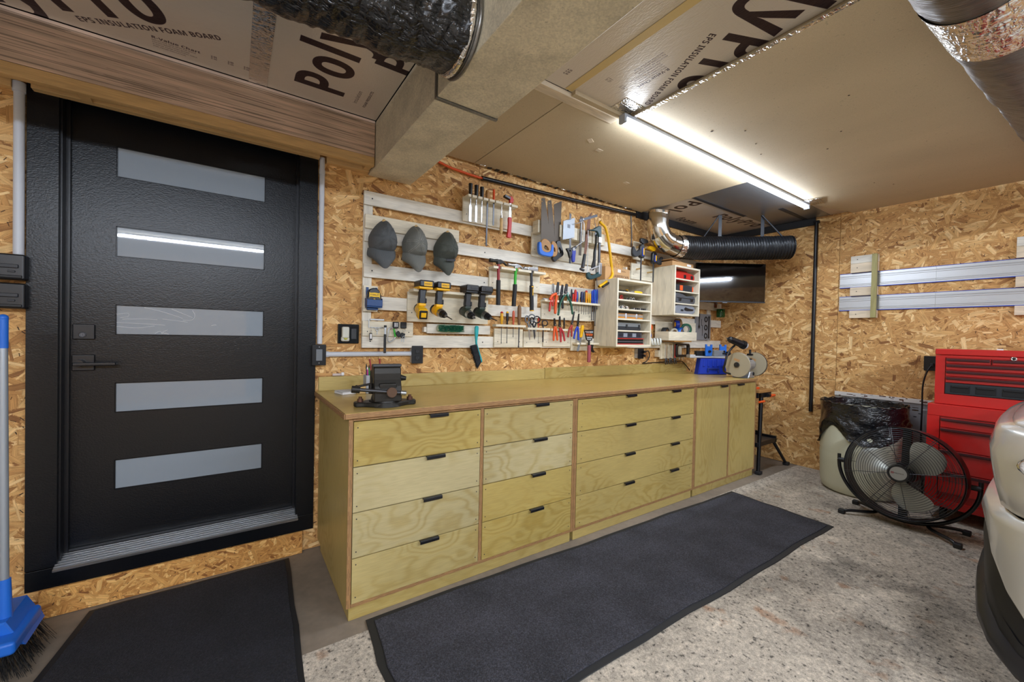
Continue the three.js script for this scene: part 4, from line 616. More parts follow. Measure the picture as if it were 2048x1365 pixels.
// screwdriver or other straight tool in a rack: handle from y0 up to y1, shank down to y2
function driver(label, x, y1, y0, y2, z, mat, r = 0.011, shank = 0.003, cat = 'screwdriver', name = 'screwdriver', group, cap) {
  const t = thing(name, label, cat, [x, y2, z], 0, group), h = y1 - y0, b = y0 - y2;
  mesh('handle', lathe([[0, b], [r * 0.6, b], [r * 0.75, b + h * 0.08], [r * 0.62, b + h * 0.2], [r, b + h * 0.36], [r, b + h * 0.82], [r * 0.8, b + h * 0.95], [r * 0.35, b + h], [0, b + h]], 10), mat, t);
  if (cap) mesh('handle_cap', lathe([[0, b + h * 0.86], [r * 1.03, b + h * 0.86], [r * 0.84, b + h * 0.96], [r * 0.3, b + h * 1.005], [0, b + h * 1.005]], 10), cap, t);
  if (shank) mesh('shank', [seg(V(0, b + 0.004, 0), V(0, 0.006, 0), shank, shank * 0.9, 8), bx(shank * 2.3, 0.012, shank * 0.8, 0, 0.006, 0)], M.darkSteel, t);
  return t;
}
// chisels
rack('plywood chisel rack at the upper end of the top slat', 1.338, 1.762, 2.112, 2.284, 1.344, 1.766, 2.268, 0.07, [1.372, 1.418, 1.463, 1.512, 1.566, 1.636, 1.705], 0.011, 0.035);
function chisel(label, x, y1, y0, yb, w) { const t = thing('wood_chisel', label, 'chisel', [x, yb, 0.098], 0, 'black handled chisels'); const b = y0 - yb; mesh('handle', [cy(0.0125, 0.0145, y1 - y0, 0, b + (y1 - y0) / 2, 0, 'y', 12), cy(0.009, 0.009, 0.012, 0, b - 0.006, 0, 'y', 10)], BK, t); mesh('blade', [seg(V(0, b - 0.01, 0), V(0, b * 0.62, 0), 0.006, 0.004, 8), ext([[-w / 2, 0], [w / 2, 0], [w / 2, b * 0.58], [0.004, b * 0.68], [-0.004, b * 0.68], [-w / 2, b * 0.58]], 0.0045, -0.002, 0.0008)], M.steel, t); }
chisel('wide black handled chisel, leftmost in the chisel rack', 1.372, 2.368, 2.287, 2.1, 0.021); chisel('medium black handled chisel, second in the chisel rack', 1.419, 2.366, 2.288, 2.104, 0.017); chisel('narrow black handled chisel, third in the chisel rack', 1.465, 2.364, 2.288, 2.11, 0.009);
{
  const f = thing('long_file', 'long dark file with short brown wooden handle', 'file', [1.511, 1.949, 0.098]); mesh('handle', lathe([[0, 0.338], [0.008, 0.338], [0.013, 0.36], [0.0145, 0.38], [0.012, 0.4], [0, 0.406]], 12), M.wood, f); mesh('blade', [bx(0.0125, 0.31, 0.006, 0, 0.155, 0, 0.001, 0, 0, -0.012), seg(V(0, 0.3, 0), V(0, 0.345, 0), 0.005, 0.004, 6)], M.darkSteel, f);
  const o = thing('rasp', 'flat rasp with ribbed orange handle', 'rasp', [1.566, 2.106, 0.098]); const hg = [cy(0.0085, 0.0085, 0.075, 0, 0.224, 0, 'y', 10)]; for (let i = 0; i < 8; i++) hg.push(tor(0.0085, 0.0016, 0, 0.196 + i * 0.008, 0, PI / 2, 0, 12, 5)); mesh('handle', hg, M.orange, o); mesh('blade', bx(0.0125, 0.19, 0.004, 0, 0.095, 0, 0.001), M.darkSteel, o);
  const w = thing('turning_tool', 'slim steel scraper hanging with its pale wooden handle down', 'scraper', [1.636, 2.052, 0.098]); mesh('handle', lathe([[0, 0], [0.008, 0.002], [0.0125, 0.02], [0.0135, 0.045], [0.0095, 0.075], [0.0125, 0.11], [0.008, 0.122], [0, 0.124]], 14), M.woodPale, w); mesh('ferrule', cy(0.0085, 0.0085, 0.016, 0, 0.13, 0, 'y', 10), M.steel, w); mesh('shank', seg(V(0, 0.13, 0), V(0, 0.235, 0), 0.0045, 0.0045, 8), M.chrome, w);
  const p = thing('paint_scraper', 'orange handled pull scraper at the right end of the chisel rack', 'scraper', [1.705, 2.037, 0.106]); mesh('handle', ext(smooth([[-0.022, 0.0], [0.012, 0.0], [0.012, 0.04], [0.016, 0.12], [0.012, 0.15], [-0.012, 0.15], [-0.014, 0.1], [-0.018, 0.04]]), 0.018, -0.009, 0.003), M.redTool, p); mesh('shank', bx(0.016, 0.12, 0.006, 0.001, 0.205, 0, 0.001), M.steel, p); mesh('head', [ext([[-0.006, 0.256], [0.022, 0.262], [0.03, 0.29], [0.012, 0.312], [-0.01, 0.304]], 0.022, -0.011, 0.003)], M.redTool, p); mesh('scraper_blade', bx(0.05, 0.016, 0.03, -0.028, 0.296, 0, 0.001, 0, 0, -0.25), M.darkSteel, p);
}
// hat rack and caps
{
  const h = thing('hat_rack', 'pale wooden hat board with pegs under the three caps', 'rack', [0.664, 1.948, 0]); mesh('board', bl(0, 0.648, 0, 0.088, ZS + 0.0005, 0.055, 0.004), M.rack, h); for (const x of [0.1, 0.31, 0.535]) mesh('peg', [cy(0.0075, 0.0075, 0.05, x, 0.048, 0.08, 'z', 10), sph(0.011, x, 0.048, 0.106)], M.woodPale, h);
  function cap(label, x, w, mat, lean, dents, brimW, brimL, stitch = mat) {
    const t = thing('baseball_cap', label, 'cap', [x, 1.68, 0.056], 0, 'caps on the hat rack'); const cx = 0, cyy = 0.2, n = 48, m = 14, pos = [], idx = [];
    // outline: pointed towards the peg, square shouldered where it meets the brim
    const rim = (a) => { const up = Math.sin(a), ca = Math.cos(a); return up > 0 ? [w * ca * (1 - 0.3 * up * up), 0.128 * Math.pow(up, 1.25)] : [w * Math.sign(ca) * Math.pow(Math.abs(ca), 0.55), -0.088 * Math.pow(-up, 0.8) - 0.0 * ca]; };
    const dome = (r) => 0.014 + 0.118 * Math.pow(Math.max(0, 1 - Math.pow(r, 2.4)), 0.6);
    for (let j = 0; j <= m; j++) for (let k = 0; k <= n; k++) { const r = j / m, a = k / n * 2 * PI, [ox, oy] = rim(a), seam = 0.005 * Math.exp(-Math.pow(Math.sin(a * 3 + 0.5) / 0.14, 2)) * Math.min(1, r * 2), dent = (fbm(k % n / n, r, 6, 3, 3, dents) - 0.52) * 0.05 * r; pos.push(cx + ox * r + lean * oy * r, cyy + oy * r, dome(r) - seam + dent * Math.min(1, (1 - r) * 4)); }
    for (let j = 0; j < m; j++) for (let k = 0; k < n; k++) { const q = j * (n + 1) + k; idx.push(q, q + n + 1, q + 1, q + 1, q + n + 1, q + n + 2); }
    const surf = (p, i) => { const g = new THREE.BufferGeometry(); g.setAttribute('position', new THREE.Float32BufferAttribute(p, 3)); g.setIndex(i); g.computeVertexNormals(); g.setAttribute('uv', new THREE.Float32BufferAttribute(new Float32Array(p.length / 3 * 2), 2)); return g; };
    const crown = mesh('crown', surf(pos, idx), mat, t); mesh('top_button', sph(0.0075, 0.004, cyy + 0.01, 0.123, 1, 1, 0.6), mat, crown);
    for (let k = 0; k < 6; k++) for (const off of [-0.05, 0.05]) { const a = (k * PI - 0.5) / 3, pts = []; for (let j = 1; j <= 8; j++) { const r = j / 9.2, [ox, oy] = rim(a), nx = -oy, ny = ox, L = Math.hypot(nx, ny) || 1; pts.push(V(ox * r + lean * oy * r + nx / L * off * 0.09, cyy + oy * r + ny / L * off * 0.09, dome(r) + (fbm((a / 2 / PI + 1) % 1, r, 6, 3, 3, dents) - 0.52) * 0.05 * r * Math.min(1, (1 - r) * 4) + 0.0006)); } mesh('stitching', tube(pts, 0.0009, 18, 4), stitch, crown); }
    // curved brim, two layers
    const bp = [], bi = [], nu = 22, nv = 10, layer = (off) => { const base = bp.length / 3; for (let v = 0; v <= nv; v++) for (let u = 0; u <= nu; u++) { const s = u / nu * 2 - 1, q = v / nv, hw = w * brimW * (1 + 0.06 * Math.sin(q * PI) - 0.34 * q * q * q); bp.push(s * hw + lean * (-0.09 - 0.07 * q), 0.13 + 0.012 * s * s - q * brimL * (1 - 0.5 * s * s * q), 0.074 + 0.045 * Math.sin(q * 2.2) * (1 - s * s) - 0.052 * s * s * s * s + off); } for (let v = 0; v < nv; v++) for (let u = 0; u < nu; u++) { const q = base + v * (nu + 1) + u; bi.push(q, q + nu + 1, q + 1, q + 1, q + nu + 1, q + nu + 2); } };
    layer(0); layer(-0.004); mesh('brim', surf(bp, bi), mat, t);
    return t;
  }
  const denim = (c) => std(c, 0.95, 0, { bumpMap: carpetBump, bumpScale: 0.0012 });
  cap('large plain charcoal grey cap, nearest the door', 0.768, 0.088, denim('#55585a'), 0.06, 501, 0.98, 0.118); cap('faded light grey cap with contrast stitching, in the middle', 0.976, 0.083, denim('#6d6e69'), 0.02, 511, 0.94, 0.118, denim('#a9a9a0'));
  const c3 = cap('dark green grey cap with black emblem, beside the chisel rack', 1.196, 0.084, denim('#4d514b'), 0.09, 521, 0.86, 0.118); mesh('emblem', ext([[-0.035, 0.105], [0.03, 0.11], [0.038, 0.125], [0.012, 0.128], [-0.01, 0.122], [-0.03, 0.122]], 0.004, 0.108, 0.001), M.black, c3);
}
// tape measure
{
  const t = thing('tape_holder', 'blue plastic holder on a small board at the left end of the slats', 'holder', [0.662, 1.432, 0]); mesh('board', bl(0, 0.088, 0, 0.16, ZS + 0.0005, 0.05, 0.0015), M.rack, t); const bl2 = std('#123f78', 0.4);
  mesh('tray', [bl(0.008, 0.104, 0.03, 0.072, 0.097, 0.103, 0.003), bl(0.008, 0.012, 0.03, 0.08, 0.0505, 0.1, 0.001), bl(0.1, 0.104, 0.03, 0.08, 0.0505, 0.1, 0.001), bl(0.008, 0.104, 0.022, 0.03, 0.0505, 0.1, 0.003), bl(0.018, 0.085, 0.008, 0.022, 0.0505, 0.075, 0.003), bl(0.014, 0.03, 0.07, 0.15, 0.0505, 0.056, 0.002), bl(0.07, 0.084, 0.07, 0.15, 0.0505, 0.056, 0.002)], bl2, t);
  const m = thing('tape_measure', 'black and yellow tape measure in the blue holder', 'tape measure', [0.718, 1.464, 0.0765]); const body = smooth([[-0.042, 0.0], [0.04, 0.0], [0.042, 0.06], [0.026, 0.1], [0.0, 0.112], [-0.03, 0.1], [-0.042, 0.06]]);
  mesh('case', ext(body, 0.036, -0.018, 0.005), M.blackSemi, m);
  const lab = canvasTex(256, 128, (c) => { c.fillStyle = '#f2c21a'; c.fillRect(0, 0, 256, 128); c.fillStyle = '#17171a'; c.font = 'bold 52px sans-serif'; c.textAlign = 'center'; c.fillText('STANLEY', 128, 78); });
  const lg = fin(new THREE.ShapeGeometry(new THREE.Shape([[-0.032, 0.05], [-0.026, 0.058], [0, 0.056], [0.026, 0.058], [0.032, 0.05], [0.032, 0.086], [0.026, 0.08], [0, 0.083], [-0.026, 0.08], [-0.032, 0.086]].map((p) => new THREE.Vector2(...p))))); { const p = lg.attributes.position, u = lg.attributes.uv; for (let i = 0; i < p.count; i++) u.setXY(i, (p.getX(i) + 0.032) / 0.064, (p.getY(i) - 0.05) / 0.036); } lg.translate(0, 0, 0.0186); mesh('brand_label', lg, std('#ffffff', 0.5, 0, { map: lab }), m, { keep: true });
  const num = canvasTex(64, 32, (c) => { c.fillStyle = '#111216'; c.fillRect(0, 0, 64, 32); c.fillStyle = '#f2c21a'; c.font = 'bold 28px sans-serif'; c.fillText('25', 14, 27); }); const ng = fin(new THREE.PlaneGeometry(0.026, 0.013)); ng.translate(0, 0.042, 0.0187); mesh('size_label', ng, std('#ffffff', 0.5, 0, { map: num }), m, { keep: true });
}
// key board
{
  rack('pale board carrying the key hook strip', 0.659, 0.986, 1.277, 1.371);
  const t = thing('key_hooks', 'white wire key hook strip with small hooks', 'hook rack', [0.695, 1.325, ZP]); const g = [bx(0.004, 0.05, 0.004, 0.001, 0.03, 0.004), bx(0.115, 0.004, 0.004, 0.057, 0.006, 0.004)]; for (let i = 0; i < 6; i++) g.push(tor(0.005, 0.0012, 0.012 + i * 0.02, 0.003, 0.008, 0, PI / 2, 12, 5, PI * 1.3)); mesh('wire', g, M.steel, t); mesh('shelf_tool', bx(0.09, 0.012, 0.012, 0.05, 0.0555, 0.008, 0.003), M.steel, t);
  const kf = (label, x, y, z = 0.066) => { const k = thing('house_key', label, 'key', [x, y, z]); mesh('bow', tor(0.008, 0.0025, 0, 0.022, 0), M.steel, k); mesh('blade', bx(0.005, 0.026, 0.0015, 0, 0.004, 0), M.steel, k); };
  kf('single silver key hanging on the key strip', 0.745, 1.296); kf('silver key hanging below the black car remote', 0.911, 1.25, 0.085);
  const f = thing('key_fob', 'white and black key tag hanging at the left of the key strip', 'key tag', [0.706, 1.25, 0.066]); mesh('ring', tor(0.008, 0.0013, 0, 0.058, 0, 0, 0.5), M.steel, f); mesh('tag', bx(0.018, 0.044, 0.006, 0, 0.024, 0, 0.003), M.black, f); mesh('tag_paper', bx(0.011, 0.03, 0.002, 0, 0.025, 0.0031, 0.0005), M.paper, f);
  const s = thing('black_stick', 'long black stick hanging from the key strip in front of the conduit', 'stick', [0.789, 1.17, 0.085]); mesh('shaft', [bx(0.016, 0.12, 0.007, 0, 0.06, 0, 0.003)], M.black, s); mesh('neck', bx(0.013, 0.045, 0.006, 0.001, 0.141, 0, 0.002), M.steel, s); mesh('grip_end', bx(0.018, 0.014, 0.009, 0.001, 0.17, 0, 0.003), M.black, s);
  const c = thing('carabiner', 'steel carabiner with green gate', 'carabiner', [0.83, 1.24, 0.075]); mesh('hook', tube([[0.012, 0.088, 0], [-0.002, 0.092, 0], [-0.014, 0.082, 0], [-0.02, 0.04, 0], [-0.018, 0.01, 0], [-0.004, 0.002, 0], [0.02, 0.018, 0], [0.029, 0.034, 0]], 0.0042, 40, 8), M.steel, c); mesh('gate', seg(V(0.029, 0.034, 0), V(0.018, 0.086, 0), 0.006, 0.005, 10), M.green, c);
  const r = (label, x, striped) => { const b = thing('car_remote', label, 'key fob', [x, 1.33, 0.06]); mesh('case', bx(0.038, 0.042, 0.016, 0, 0.021, 0.008, 0.004), M.black, b); if (striped) for (const dx of [-0.008, 0, 0.008]) mesh('stripe', bx(0.004, 0.026, 0.001, dx, 0.022, 0.0162), M.paper, b); mesh('ring', tor(0.011, 0.0012, 0.004, -0.012, 0.008, 0, 0.4), M.steel, b); return b; };
  r('black remote with white stripes on the key board', 0.862, true); r('plain black remote at the right of the key board', 0.914, false);
  const k = thing('car_key', 'black car keys dangling below the remotes', 'key', [0.878, 1.262, 0.078]); mesh('key_head', [bx(0.03, 0.036, 0.01, 0, 0.03, 0, 0.004, 0, 0, 0.7), bx(0.028, 0.034, 0.01, 0.026, 0.022, 0.004, 0.004, 0, 0, -0.3)], M.black, k); mesh('key_blade', bx(0.006, 0.03, 0.002, 0.022, -0.004, 0), M.steel, k);
}
// drills
rack('pale drill rack holding four cordless drills', 0.944, 1.564, 1.378, 1.575, 0.951, 1.575, 1.572, 0.088, [1.02, 1.13, 1.345, 1.455], 0.042, 0.07);
function drill(label, x, kind, accent, chuckDir, bit) {
  const t = thing('cordless_drill', label, 'drill', [x, 1.395, 0.138]), yl = kind ? M.hulk : M.yellow, b = M.blackSemi;
  const bat = mesh('battery', [bx(0.098, 0.044, 0.112, 0.012, 0.226, 0, 0.008)], b, t); mesh('battery_foot', bx(0.094, 0.018, 0.1, 0.008, 0.2, 0, 0.006), kind ? b : yl, t);
  if (kind) mesh('battery_label', bx(0.05, 0.016, 0.002, 0.02, 0.228, 0.0568, 0.0006), M.darkGrey, bat); else { const tx = canvasTex(128, 64, (c) => { c.fillStyle = '#e9b10c'; c.fillRect(0, 0, 128, 64); c.fillStyle = '#141416'; c.font = 'bold 27px sans-serif'; c.textAlign = 'center'; c.fillText('DEWALT', 64, 42); }); const pg = fin(new THREE.PlaneGeometry(0.056, 0.028)); pg.translate(0.018, 0.224, 0.0565); mesh('battery_label', pg, std('#ffffff', 0.5, 0, { map: tx }), bat, { keep: true }); }
  mesh('grip', [ext(smooth([[-0.02, 0.196], [0.022, 0.196], [0.019, 0.15], [0.016, 0.1], [-0.024, 0.1], [-0.024, 0.15]]), 0.034, -0.017, 0.006)], b, t);
  mesh('trigger', bx(0.012, 0.032, 0.02, 0.02, 0.118, 0.01, 0.004), M.black, t); mesh('grip_collar', bx(0.05, 0.02, 0.042, -0.004, 0.092, 0, 0.006), yl, t);
  // motor body lies across, its nose turned towards the room
  const body = new THREE.Group(); body.name = 'motor_body'; body.position.set(-0.012, 0.058, 0); body.rotation.set(0, chuckDir, -0.3); t.add(body);
  mesh('housing', [lathe([[0, -0.045], [0.022, -0.045], [0.031, -0.036], [0.033, -0.01], [0.033, 0.03], [0.028, 0.05], [0.02, 0.062], [0, 0.062]], 20, 0, 0, 0, 'x')], yl, body); mesh('rear_cover', cy(0.034, 0.032, 0.02, -0.032, 0, 0, 'x', 20), b, body);
  if (accent === 'square') { mesh('nose_block', bx(0.075, 0.066, 0.062, 0.07, -0.004, 0, 0.01), yl, body); mesh('nose_face', bx(0.012, 0.056, 0.052, 0.112, -0.004, 0, 0.006), b, body); mesh('nose_badge', bx(0.003, 0.03, 0.032, 0.1195, -0.004, 0, 0.001), yl, body); }
  else { mesh('gear_collar', cy(0.03, 0.027, 0.028, 0.062, 0, 0, 'x', 20), M.steel, body); mesh('chuck', [cy(0.026, 0.02, 0.03, 0.09, 0, 0, 'x', 18), cy(0.015, 0.012, 0.02, 0.112, 0, 0, 'x', 14)], b, body); mesh('chuck_ring', cy(0.01, 0.0095, 0.014, 0.124, 0, 0, 'x', 12), M.steel, body); if (bit) mesh('drill_bit', seg(V(0.13, 0, 0), V(0.13 + bit, 0, 0), 0.0045, 0.003, 6), M.darkSteel, body); }
  return t;
}
drill('yellow and black drill nearest the tape measure with square nose', 1.01, 0, 'square', -1.75, 0); drill('yellow and black impact driver with a driver bit', 1.13, 0, 'round', -1.5, 0.075); drill('dark green drill with black battery, third in the rack', 1.345, 1, 'round', -1.6, 0.02); drill('dark green drill with thin bit, at the right end of the rack', 1.46, 1, 'round', -1.4, 0.06);
// brushes
{
  const s = thing('scrub_brush', 'green bristled scrub brush lying on the short slat', 'brush', [1.255, 1.314, 0.065]); mesh('block', ext(smooth([[-0.095, 0.008], [-0.06, 0.0], [0.06, 0.0], [0.095, 0.012], [0.09, 0.044], [0, 0.05], [-0.09, 0.046]]), 0.02, -0.027, 0.004), std('#a8b094', 0.7), s); const br = []; for (let i = 0; i < 500; i++) { const x = rr(-0.092, 0.092), y = rr(0.002, 0.047); br.push(seg(V(x, y, -0.006), V(x * 1.03, y + rr(-0.004, 0.004), 0.026 + rr(-0.003, 0.003)), 0.0016, 0.0012, 3)); } const bm = mesh('bristles', br, std('#1f8a6a', 0.6), s); bm.userData.kind = 'stuff';
  const c = thing('bench_brush', 'teal handled bench brush with black bristles hanging below the drills', 'brush', [1.46, 1.05, 0.06]); const hs = ext(smooth([[-0.01, 0.31], [0.012, 0.312], [0.014, 0.27], [0.008, 0.22], [0.006, 0.19], [0.03, 0.12], [0.052, 0.05], [0.042, 0.046], [0.02, 0.11], [-0.004, 0.175], [-0.008, 0.21], [-0.013, 0.26]]), 0.016, 0, 0.003, [circlePath(0.0, 0.297, 0.004)]); mesh('handle', hs, M.teal, c);
  const b2 = []; for (let i = 0; i < 700; i++) { const q = rnd(), x = 0.0 + 0.042 * q, y = 0.178 - 0.128 * q; b2.push(seg(V(x, y, 0.004 + rr(0, 0.014)), V(x - 0.052 + rr(-0.004, 0.004) + 0.016 * q, y - 0.016 - 0.03 * q + rr(-0.006, 0.006), 0.004 + rr(-0.004, 0.03)), 0.0014, 0.001, 3)); } const m2 = mesh('bristles', b2, std('#26282c', 0.8), c); m2.userData.kind = 'stuff';
}
// hammers
rack('pale hammer rack with three hammers', 1.57, 2.05, 1.648, 1.797, 1.56, 2.05, 1.79, 0.075, [1.614, 1.77, 1.918], 0.026, 0.05);
function hammer(label, x, top, gripY, bot, head, neck, grip, tilt, ball) {
  const t = thing('claw_hammer', label, 'hammer', [x, bot, 0.108]), H = top - bot;
  mesh('head', ball ? [bx(0.1, 0.03, 0.028, 0.01, H, 0, 0.006), cy(0.014, 0.014, 0.03, -0.052, H, 0, 'x', 14), sph(0.016, -0.068, H, 0, 0.8, 1, 1)] : [cy(0.015, 0.013, 0.03, -0.062, H + 0.004, 0, 'x', 16), seg(V(-0.046, H + 0.004, 0), V(-0.012, H + 0.006, 0), 0.011, 0.015, 12), bx(0.03, 0.036, 0.024, 0, H, 0, 0.005), ext(smooth([[0.005, H + 0.018], [0.035, H + 0.012], [0.062, H - 0.006], [0.072, H - 0.022], [0.064, H - 0.02], [0.04, H - 0.006], [0.008, H - 0.012]]), 0.02, -0.01, 0.003)], head, t);
  mesh('neck', [seg(V(0, H - 0.008, 0), V(tilt * 0.4, gripY - bot, 0), 0.011, 0.011, 10)], neck, t);
  mesh('grip', [tube([[tilt * 0.4, gripY - bot + 0.004, 0], [tilt * 0.5, (gripY - bot) * 0.7, 0], [tilt * 0.9, (gripY - bot) * 0.3, 0], [tilt, 0.006, 0]], 0.0165, 24, 12), cy(0.0165, 0.0172, 0.008, tilt, 0.004, 0, 'y', 12)], grip, t); return t;
}
hammer('claw hammer with dark red neck and black grip', 1.613, 1.842, 1.703, 1.523, M.iron, std('#8e1220', 0.4), M.rubber, 0.004); hammer('claw hammer with bright green upper handle', 1.77, 1.828, 1.685, 1.523, M.steel, M.green, M.rubber, -0.012);
{ const h = hammer('ball peen hammer with black handle and yellow bands', 1.918, 1.822, 1.69, 1.494, M.steel, M.darkGrey, M.rubber, 0.012, true); mesh('yellow_band', cy(0.0172, 0.0172, 0.008, 0.006, 0.19, 0, 'y', 12), M.yellow, h); mesh('yellow_stripe', bx(0.006, 0.055, 0.003, 0.008, 0.15, 0.0165, 0.001), M.yellow, h); mesh('yellow_butt', cy(0.0174, 0.0174, 0.006, 0.012, 0.003, 0, 'y', 12), M.yellow, h); }
// ---------------------------------------------------------------- saws
{
  const t = rack('saw rack of pale wooden blocks on the top slats', 1.96, 2.72, 1.94, 2.13);
  for (const [a, b] of [[1.963, 2.022], [2.19, 2.30], [2.315, 2.385], [2.395, 2.455], [2.472, 2.555], [2.568, 2.63], [2.64, 2.72]]) mesh('block', bl(a - 1.96, b - 1.96, 0.175, 0.275, ZP + 0.0005, 0.125, 0.002), M.rack, t);
}
const hole = (pts) => new THREE.Path(smooth(pts).getPoints());
function handSaw(label, pts, hx, z, handleMat, o = {}) { const t = thing('hand_saw', label, 'saw', [hx[0], hx[1], z], 0, 'hand saws'); mesh('blade', ext(pts.map(([x, y]) => [x - hx[0], y - hx[1]]), 0.0022, -0.001, 0, o.holes || []), M.sawSteel, t); return t; }
{
  const a = handSaw('hand saw with blue and wood grip, leftmost in the saw rack', [[1.976, 2.376], [1.985, 2.384], [2.011, 2.386], [2.084, 2.045], [2.02, 2.0], [1.979, 2.05]], [1.96, 1.945], 0.142, 0, { holes: [circlePath(0.024, 0.412, 0.005)] });
  mesh('wooden_grip', ext(smooth([[0.004, 0.06], [0.03, 0.112], [0.07, 0.122], [0.118, 0.09], [0.136, 0.03], [0.12, 0.004], [0.05, -0.002], [0.006, 0.02]]), 0.022, -0.012, 0.004, [hole([[0.04, 0.05], [0.055, 0.075], [0.085, 0.066], [0.1, 0.04], [0.075, 0.03]])]), M.wood, a);
  mesh('blue_guard', ext(smooth([[-0.002, 0.09], [-0.004, 0.02], [0.01, -0.004], [0.07, -0.012], [0.13, -0.006], [0.142, 0.03], [0.138, 0.085], [0.122, 0.085], [0.112, 0.034], [0.07, 0.018], [0.03, 0.03], [0.014, 0.086]]), 0.03, -0.015, 0.004), M.sky, a);
  const b = handSaw('dark bladed hand saw with wooden grip, second in the saw rack', [[2.049, 2.373], [2.06, 2.383], [2.087, 2.391], [2.12, 2.2], [2.138, 2.04], [2.085, 2.03], [2.062, 2.22]], [2.08, 1.943], 0.128, 0, { holes: [circlePath(-0.012, 0.42, 0.005)] }); mesh('wooden_grip', ext(smooth([[0.02, 0.118], [0.05, 0.118], [0.078, 0.085], [0.074, 0.02], [0.05, 0.0], [0.02, 0.004], [0.012, 0.05]]), 0.022, -0.011, 0.004, [hole([[0.035, 0.04], [0.035, 0.08], [0.052, 0.07], [0.055, 0.035]])]), M.wood, b);
  const c = handSaw('broad square ended hand saw with black grip', [[2.129, 2.37], [2.211, 2.414], [2.204, 2.06], [2.147, 2.06]], [2.13, 1.91], 0.112, 0); mesh('black_grip', ext(smooth([[0.03, 0.165], [0.068, 0.172], [0.088, 0.13], [0.108, 0.075], [0.1, 0.055], [0.06, 0.03], [0.016, -0.004], [-0.008, 0.014], [-0.008, 0.035], [0.03, 0.06], [0.04, 0.1], [0.03, 0.13]]), 0.024, -0.012, 0.004, [hole([[0.045, 0.08], [0.052, 0.12], [0.07, 0.12], [0.085, 0.08], [0.065, 0.065]])]), BK, c);
  const d = thing('layout_plate', 'square bright steel plate hung on the saw rack', 'plate', [2.206, 2.09, 0.142]); mesh('plate', ext([[0, 0], [0.127, 0.037], [0.128, 0.196], [0.118, 0.198], [0.01, 0.155], [0.002, 0.15]], 0.003, -0.0015, 0, [circlePath(0.085, 0.183, 0.004)]), std('#8d9196', 0.45, 0.8), d); mesh('engraved_label', bx(0.03, 0.03, 0.0005, 0.062, 0.12, 0.0018), M.darkSteel, d);
  const e = thing('steel_rule', 'narrow steel rule hanging behind the square plate', 'ruler', [2.3, 1.91, 0.128]); mesh('rule', bx(0.02, 0.412, 0.0016, 0, 0.206, 0, 0, 0, 0, 0.02), M.darkSteel, e);
  const f = thing('sliding_bevel', 'steel square with slanted cross bar on the saw rack', 'square', [2.41, 1.99, 0.132]); mesh('cross_bar', bx(0.225, 0.022, 0.006, 0.085, 0.33, 0.006, 0.001, 0, 0, 0.365), M.darkSteel, f); mesh('blade', bx(0.03, 0.33, 0.0016, 0.006, 0.165, 0, 0, 0, 0, -0.03), M.sawSteel, f); mesh('bolt', cy(0.005, 0.005, 0.006, 0.02, 0.306, 0.011, 'z', 10), M.steel, f);
  const g = thing('coping_saw', 'thin steel coping saw frame hanging in the saw rack', 'saw', [2.33, 2.045, 0.165]); mesh('frame', tube([[-0.01, 0.19, 0], [0.05, 0.213, 0], [0.075, 0.226, 0], [0.088, 0.205, 0], [0.092, 0.12, 0], [0.092, 0.065, 0], [0.07, 0.048, 0], [0.0, 0.004, 0]], 0.0032, 60, 8, false, 0.3), M.steel, g); mesh('thin_blade', seg(V(0.062, 0.215, 0), V(0.058, 0.045, 0), 0.0016, 0.0016, 5), M.steel, g);
  const h = thing('trigger_clamp', 'small black clamp with blue grip under the square plate', 'clamp', [2.23, 1.918, 0.158]); mesh('jaw', ext(smooth([[0.0, 0.1], [0.05, 0.11], [0.108, 0.136], [0.112, 0.12], [0.08, 0.098], [0.06, 0.06], [0.046, 0.028], [0.038, 0.03], [0.02, 0.07]]), 0.02, -0.01, 0.003, [circlePath(0.035, 0.086, 0.011)]), BK, h); mesh('grip', ext(smooth([[0.058, 0.095], [0.1, 0.1], [0.1, 0.05], [0.092, 0.002], [0.07, 0.0], [0.062, 0.05]]), 0.022, -0.011, 0.005), std('#1b2f9c', 0.42), h); mesh('pivot', cy(0.014, 0.014, 0.026, 0.076, 0.104, 0, 'z', 14), M.lightGrey, h);
  const i = thing('pull_saw', 'rust brown pull saw with black straight handle', 'saw', [2.43, 1.86, 0.136]); mesh('blade', ext([[0.111, 0.521], [0.09, 0.5], [0.066, 0.478], [0.046, 0.36], [0.022, 0.14], [0.046, 0.13], [0.07, 0.26], [0.09, 0.39], [0.094, 0.47]], 0.0018, -0.001), M.rustSteel, i); mesh('handle', [seg(V(0.034, 0.145, 0), V(0.012, 0.03, 0), 0.014, 0.0155, 10), bx(0.045, 0.018, 0.022, 0.006, 0.012, 0, 0.004, 0, 0, -0.3)], M.darkGrey, i);
  const j = thing('keyhole_saw', 'pointed keyhole saw with black grip beside the hacksaw', 'saw', [2.57, 1.9, 0.128]); mesh('blade', ext([[0.006, 0.44], [-0.004, 0.35], [0.05, 0.36], [0.04, 0.3], [0.02, 0.28], [0.02, 0.35]], 0.0018, -0.001), M.darkSteel, j); mesh('grip', ext(smooth([[0.032, 0.3], [0.046, 0.29], [0.034, 0.18], [0.03, 0.1], [0.022, 0.0], [0.0, -0.02], [-0.012, 0.01], [0.008, 0.08], [0.01, 0.14], [0.024, 0.2]]), 0.022, -0.011, 0.004), BK, j);
